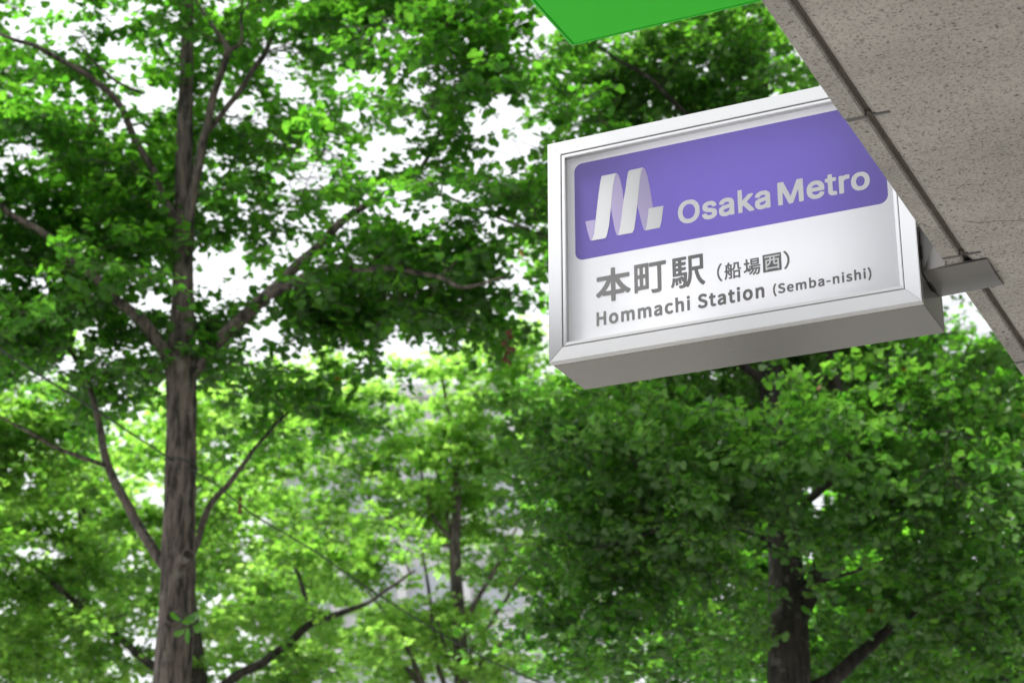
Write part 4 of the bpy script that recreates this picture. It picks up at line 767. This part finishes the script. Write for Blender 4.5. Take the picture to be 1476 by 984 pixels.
# --- right-hand near tree
YD = 12.0
d2 = at(1140, 1100, YD)
voidsD = [void(*v) for v in ((1385, 455, 12, 40), (1360, 500, 12, 34), (1400, 480, 11, 34), (1420, 450, 13, 30), (1370, 470, 10.8, 30), (1035, 540, 12, 14), (1145, 520, 12, 14), (870, 50, 11, 16), (905, 55, 11.4, 16))] + [void(px, py, YD - .55, r, 2.0) for px, py, r in ((1130, 890, 14), (1222, 735, 14), (1232, 685, 18), (1112, 560, 20), (1116, 610, 18), (1203, 560, 16), (1210, 620, 16), (1190, 800, 10))] + [void(px, py, 11.0, r, 2.5) for px, py, r in ((900, 860, 26), (985, 735, 24), (1110, 775, 30), (1300, 650, 24), (1330, 850, 30), (940, 600, 20), (1040, 870, 26), (1420, 770, 22), (830, 790, 16))]
tree('dark-trunked ginkgo under the station sign, dense leafy sprays hiding most of its trunk', (d2.x, d2.y, 0),
     [(d2.x, d2.y, 0, 0.17), (*at(1138, 1000, YD), 0.135), (*at(1136, 900, YD), 0.125), (*at(1132, 800, YD), 0.105), (*at(1122, 680, YD), 0.09), (*at(1112, 560, YD), 0.08), (*at(1105, 400, YD), 0.065), (*at(1100, 200, YD), 0.045), (*at(1100, -60, YD), 0.02)],
     [img_path(p) for p in ([(1138, 940, YD, .03), (1150, 895, YD, .06), (1172, 845, YD, .062), (1199, 782, YD, .056), (1229, 725, YD, .05), (1234, 683, YD, .048), (1215, 640, YD, .046), (1203, 564, YD, .042), (1200, 513, YD, .036), (1215, 380, YD, .025), (1260, 200, YD, .012)],
      [(1145, 1010, YD, .055), (1200, 978, YD, .05), (1236, 946, YD, .044), (1274, 912, YD, .036), (1330, 870, YD, .024), (1400, 800, YD, .012)],
      [(1112, 560, YD, .03), (1040, 500, YD - .4, .025), (960, 420, YD - .9, .018), (880, 300, YD - 1.2, .012), (860, 200, YD - 1.3, .006)],
      [(1122, 690, YD, .03), (1060, 650, YD - .6, .025), (980, 640, YD - 1.1, .015), (900, 650, YD - 1.4, .007)],
      [(1130, 760, YD, .03), (1190, 700, YD - .8, .024), (1280, 640, YD - 1.3, .014), (1380, 620, YD - 1.6, .006)],
      [(1130, 800, YD, .02), (1060, 760, YD - .6, .012), (970, 760, YD - .9, .008), (860, 790, YD - 1.0, .005)],
      [(1135, 860, YD, .02), (1210, 830, YD - .4, .012), (1330, 790, YD - .7, .008), (1440, 760, YD - .9, .005)],
      [(1100, 300, YD, .03), (1020, 200, YD - .5, .02), (930, 110, YD - .9, .012), (850, 60, YD - 1.1, .006)])],
     [blob(1060, 665, 10.6, 0.9, 0.6, 0.34, 26), blob(1240, 610, 10.9, 0.5, 0.6, 0.35, 12), blob(1360, 690, 10.8, 0.5, 0.7, 0.42, 15), blob(850, 680, 11.2, 0.5, 0.7, 0.45, 18), blob(930, 760, 11.3, 0.6, 0.8, 0.3, 12), blob(1040, 800, 11.2, .5, .6, .2, 9),
      blob(1250, 810, 11.6, 0.8, 0.7, 0.35, 10), blob(1000, 570, 12.4, 0.9, 0.8, 0.3, 24), blob(1290, 580, 12.6, 0.9, 0.8, 0.45, 28), blob(970, 100, 11.4, 0.8, 0.5, 0.5, 40), blob(1250, 100, 12, 1.4, 1.0, 0.9, 26), blob(1100, 360, 12.4, 1.3, 1.3, 0.7, 90), blob(980, 340, 12.6, 0.9, 1.3, 0.6, 50), blob(1180, 545, 12.9, 1.0, .7, .3, 22),  # thick masses level with the sign: added hidden behind it to shade lower leaves
      blob(1430, 860, 11.6, 0.5, 0.8, 0.5, 16), blob(860, 900, 12, 0.6, 0.8, 0.45, 20), blob(1040, 940, 12.8, 0.7, 0.7, 0.35, 12), blob(1300, 950, 12.6, .8, .7, .4, 16), (np.array((2.9, 8.6, 8.7)), (2.3, 1.7, 0.9), 44), blob(1200, -400, 12, 2.2, 2.0, 1.0, 20), blob(1750, 350, 12, 1.4, 1.8, 1.8, 40)],  # mass given in world coordinates: added overhead, out of view, to darken leaves below
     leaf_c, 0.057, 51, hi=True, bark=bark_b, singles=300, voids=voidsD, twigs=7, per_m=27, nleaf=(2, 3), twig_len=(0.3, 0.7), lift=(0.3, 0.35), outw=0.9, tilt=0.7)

# --- trees further back on the right
YE = 18.5
e2 = at(950, 1150, YE)
tree('thin dark ginkgo behind the leafy sprays between the pale tree and the dark trunk', (e2.x, e2.y, 0),
     [(e2.x, e2.y, 0, 0.1), (*at(950, 980, YE), 0.068), (*at(956, 880, YE), 0.062), (*at(985, 740, YE), 0.056), (*at(1008, 640, YE), 0.05), (*at(1016, 580, YE), 0.042), (*at(1020, 400, YE), 0.02)],
     [img_path(p) for p in ([(955, 890, YE, .03), (915, 800, YE, .02), (870, 700, YE, .01)], [(985, 740, YE, .03), (1050, 680, YE, .02), (1120, 600, YE, .01)])],
     [blob(920, 780, 18.5, 1.1, 1.2, 0.9, 56), blob(1060, 620, 18.5, 1.3, 1.2, 0.8, 60), blob(870, 600, 18.5, 0.8, 1.0, 0.7, 34), blob(1020, 930, 18.5, 1.4, 1.2, 0.6, 50), blob(1000, 400, 18.5, 1.5, 1.5, 0.9, 90)],  # last mass hides behind the sign, thickened to shade this tree
     leaf_c, 0.066, 67, bark=bark_b, twigs=8, per_m=21, voids=[void(1035, 540, 18.5, 14), void(1145, 520, 18.5, 14)])
YF = 15.5
f2 = at(1456, 1150, YF)
tree('ginkgo with a thin dark trunk low beside the granite canopy edge', (f2.x, f2.y, 0),
     [(f2.x, f2.y, 0, 0.09), (*at(1455, 985, YF), 0.062), (*at(1462, 900, YF), 0.056), (*at(1470, 780, YF), 0.048), (*at(1478, 600, YF), 0.03), (*at(1480, 440, YF), 0.012)],
     [img_path(p) for p in ([(1462, 900, YF, .03), (1400, 840, YF, .02), (1330, 800, YF, .01)], [(1470, 780, YF, .03), (1530, 700, YF, .02), (1600, 600, YF, .01)])],
     [blob(1420, 620, 15.5, 0.8, 1.0, 0.6, 44), blob(1475, 520, 15.5, 0.35, 0.7, 0.4, 16), blob(1230, 500, 15.8, 1.0, .9, .5, 50), blob(1560, 330, 15.5, 1.6, 1.3, 0.8, 60), blob(1360, 820, 15.5, 1.2, 1.0, 0.8, 60), blob(1460, 950, 15.5, 1.0, 1.0, 0.5, 36), blob(1250, 930, 16, 0.9, 0.9, 0.5, 36), blob(1560, 700, 15.5, .9, 1.0, 1.0, 36)],  # the wide mass behind the soffit is added unseen to cast shade
     leaf_a, 0.064, 71, bark=bark_b, twigs=8, per_m=22, voids=[void(1388, 455, 15, 34), void(1370, 500, 15, 24)])
YG = 26.0
g2 = at(1220, 1200, YG)
tree('far ginkgo filling the shade behind the dark trunk', (g2.x, g2.y, 0), [(g2.x, g2.y, 0, .16), (*at(1222, 900, YG), .11), (*at(1230, 600, YG), .06), (*at(1235, 350, YG), .015)],
     [img_path([(1222, 900, YG, .05), (1120, 780, YG, .03), (1040, 680, YG, .012)]), img_path([(1225, 800, YG, .05), (1330, 700, YG, .03), (1420, 600, YG, .012)])],
     [blob(1230, 650, 26, 2.1, 1.8, 1.5, 110), blob(930, 700, 27, 1.6, 1.5, 1.6, 60), blob(1130, 340, 26, 2.4, 2.0, 1.3, 110), blob(1060, 790, 26, 0.9, 0.8, 0.8, 36), blob(1220, 900, 26, 2.4, 1.8, 1.0, 90)], leaf_a, 0.13, 83, bark=bark_b, twigs=8, per_m=11)  # upper mass added behind the sign, unseen, to keep this crown dark
YH = 28.0
h2 = at(120, 1200, YH)
tree('far ginkgo across the street, low past the grey-brown trunk', (h2.x, h2.y, 0), [(h2.x, h2.y, 0, .16), (*at(120, 900, YH), .11), (*at(118, 700, YH), .06), (*at(118, 500, YH), .015)],
     [img_path([(120, 900, YH, .05), (20, 800, YH, .03), (-60, 720, YH, .012)]), img_path([(120, 850, YH, .05), (230, 750, YH, .03), (330, 650, YH, .012)])],
     [blob(120, 780, 28, 2.6, 1.8, 1.9, 130), blob(380, 880, 28, 1.5, 1.5, 1.0, 60), blob(-20, 980, 28, 2.5, 1.5, 1.2, 60), blob(300, 620, 28, 1.3, 1.3, .9, 44)], leaf_b, 0.12, 97, bark=bark_b, twigs=8, per_m=10)

# ------------------------------------------------------------------ office block behind the trees
m_facade = mat_plain('pale_facade', (0.66, 0.66, 0.67), 0.7)
m_rib = mat_plain('facade_rib', (0.74, 0.74, 0.74), 0.6)
m_glass = NT('window_glass'); m_glass.set(Base_Color=(0.46, 0.49, 0.53), Roughness=0.2, Specular_IOR_Level=0.8)
YO = 70.0
o0 = at(380, 900, YO).x; o1 = at(900, 900, YO).x
OB = empty('office_building', ((o0 + o1) / 2, YO + 6, 0))
tag(OB, 'pale grey office block with rows of windows showing between the leaves of the middle trees', 'building')
ztop = at(640, 575, YO).z
link('wall', box_mesh('wall', o0, o1, YO, YO + 12, 0, ztop, 0.05), m_facade, OB)
link('parapet', box_mesh('parapet', o0 - 0.2, o1 + 0.2, YO - 0.2, YO + 12.2, ztop, ztop + 0.6, 0.05), m_rib, OB)
_w = box_mesh('window', -0.85, 0.85, -0.05, 0.06, -0.8, 0.8, 0.02); _w.materials.append(m_glass.m)
nx = int((o1 - o0 - 0.8) / 2.3)
z = 12.2
while z < ztop - 1.5:
    for i in range(nx):
        o = link('window', _w, None, OB); o.location = (o0 + 1.5 + i * 2.3, YO - 0.02, z)
    z += 3.4
for i in range(nx + 1):
    x = o0 + 0.35 + i * 2.3
    link('facade_rib', box_mesh('facade_rib', x - 0.16, x + 0.16, YO - 0.35, YO - 0.001, 4, ztop - 0.2, 0.03), m_rib, OB)

# ------------------------------------------------------------------ cables strung between the trees
m_cable = mat_plain('cable_black_green', (0.02, 0.03, 0.022), 0.5)
m_red = mat_plain('red_tag', (0.11, 0.016, 0.010), 0.6)
def cable(label, pts, r=0.006, name='string_cable'):
    S = smooth_path([(*at(a, b, c), r) for a, b, c in pts], 0.12)
    V, T = tube_arrays(S, 6)
    o = link(name, smooth_np(np_mesh(name, V, T)), m_cable)
    tag(o, label, 'cable', 'cables strung between the trees'); return o
cb = cable('thin dark cable with a red tag sloping down from the grey-brown trunk', [(268, 672, YA - .1), (316, 701, 11.0), (346, 728, 11.1), (441, 786, 11.3), (532, 848, 11.5), (625, 906, 11.6), (680, 938, 11.7), (800, 992, 11.8), (960, 1045, 11.9), (1120, 1075, 11.95)], 0.0055)
cable('thin dark cable running from the grey-brown trunk up out of the picture to the left', [(250, 664, YA - .1), (210, 638, 10.8), (149, 598, 10.4), (60, 542, 9.9), (0, 503, 9.6), (-160, 390, 8.8)])
# the turn of cable tied round the trunk
c0 = at(261, 668, YA)
S = np.array([(c0.x + 0.097 * math.cos(a), c0.y + 0.097 * math.sin(a), c0.z - 0.02 * math.cos(a), 0.005) for a in np.linspace(0, 2 * math.pi, 40)])
V, T = tube_arrays(S, 6)
link('cable_tie', smooth_np(np_mesh('cable_tie', V, T)), m_cable, cb)
p = at(346, 726, 11.1)
V = []; F = []
for k, (dz, w, h) in enumerate(((0.028, 0.008, 0.018), (-0.012, 0.011, 0.018), (-0.045, 0.012, 0.016))):
    b = len(V)
    for i in range(8):
        a = 2 * math.pi * i / 8
        V += [(p.x + w * math.cos(a), p.y + w * math.sin(a), p.z + dz - h * .8), (p.x + w * .7 * math.cos(a), p.y + w * .7 * math.sin(a), p.z + dz + h)]
    F += [(b + 2 * i, b + 2 * ((i + 1) % 8), b + 2 * ((i + 1) % 8) + 1, b + 2 * i + 1) for i in range(8)]
    F += [tuple(b + 2 * i for i in range(8))[::-1], tuple(b + 2 * i + 1 for i in range(8))]
link('cable_tag', mesh('cable_tag', V, F), m_red, cb)
# dead brown spray caught in the twigs left of the sign
rngd = np.random.default_rng(3)
dp_ = np.array([tuple(at(732 + 4 * math.sin(i * .9), 474 + i * 3.0, 10.3)) for i in range(16)])
n_ = len(dp_)
ax_ = norm(np.stack([rngd.normal(0, .4, n_), rngd.normal(0, .4, n_), -np.ones(n_)], 1)); nm_ = norm(rngd.normal(size=(n_, 3)))
ac_ = norm(np.cross(ax_, nm_)); nm_ = np.cross(ac_, ax_)
ds = link('dead_spray', leaves_mesh('dead_spray', (dp_, ac_, ax_, nm_, np.full(n_, 0.036)), True), mat_plain('dead_leaf', (0.085, 0.026, 0.012), 0.8))
tag(ds, 'withered red-brown leaf spray hanging beside the corner of the station sign', 'dead leaves')

# ------------------------------------------------------------------ unseen block, added to give the sign's steel frame a reflection
m_blk = mat_plain('grey_render', (0.26, 0.26, 0.265), 0.8)
m_blkglass = mat_plain('dark_glazing', (0.07, 0.08, 0.09), 0.15)
bc = Vector((-17.5, -15.0, 0)); br_ = -R(52)
BB = empty('added_reflection_block', bc, br_)
tag(BB, 'grey block added out of view as a reflection for the steel sign frame', 'building')
link('wall', box_mesh('wall', -10, 10, -8, 0, 0, 12.7, 0.05), m_blk, BB, local=True)
link('parapet', box_mesh('parapet', -10.2, 10.2, -8.2, 0.2, 12.7, 13.2, 0.05), m_blk, BB, local=True)
_w2 = box_mesh('window', -0.9, 0.9, -0.05, 0.05, -0.9, 0.9, 0.02); _w2.materials.append(m_blkglass)
for iz in range(4):
    for ix in range(7):
        o = link('window', _w2, None, BB, local=True); o.location = (-8.4 + 2.8 * ix, 0.03, 1.9 + 2.85 * iz)
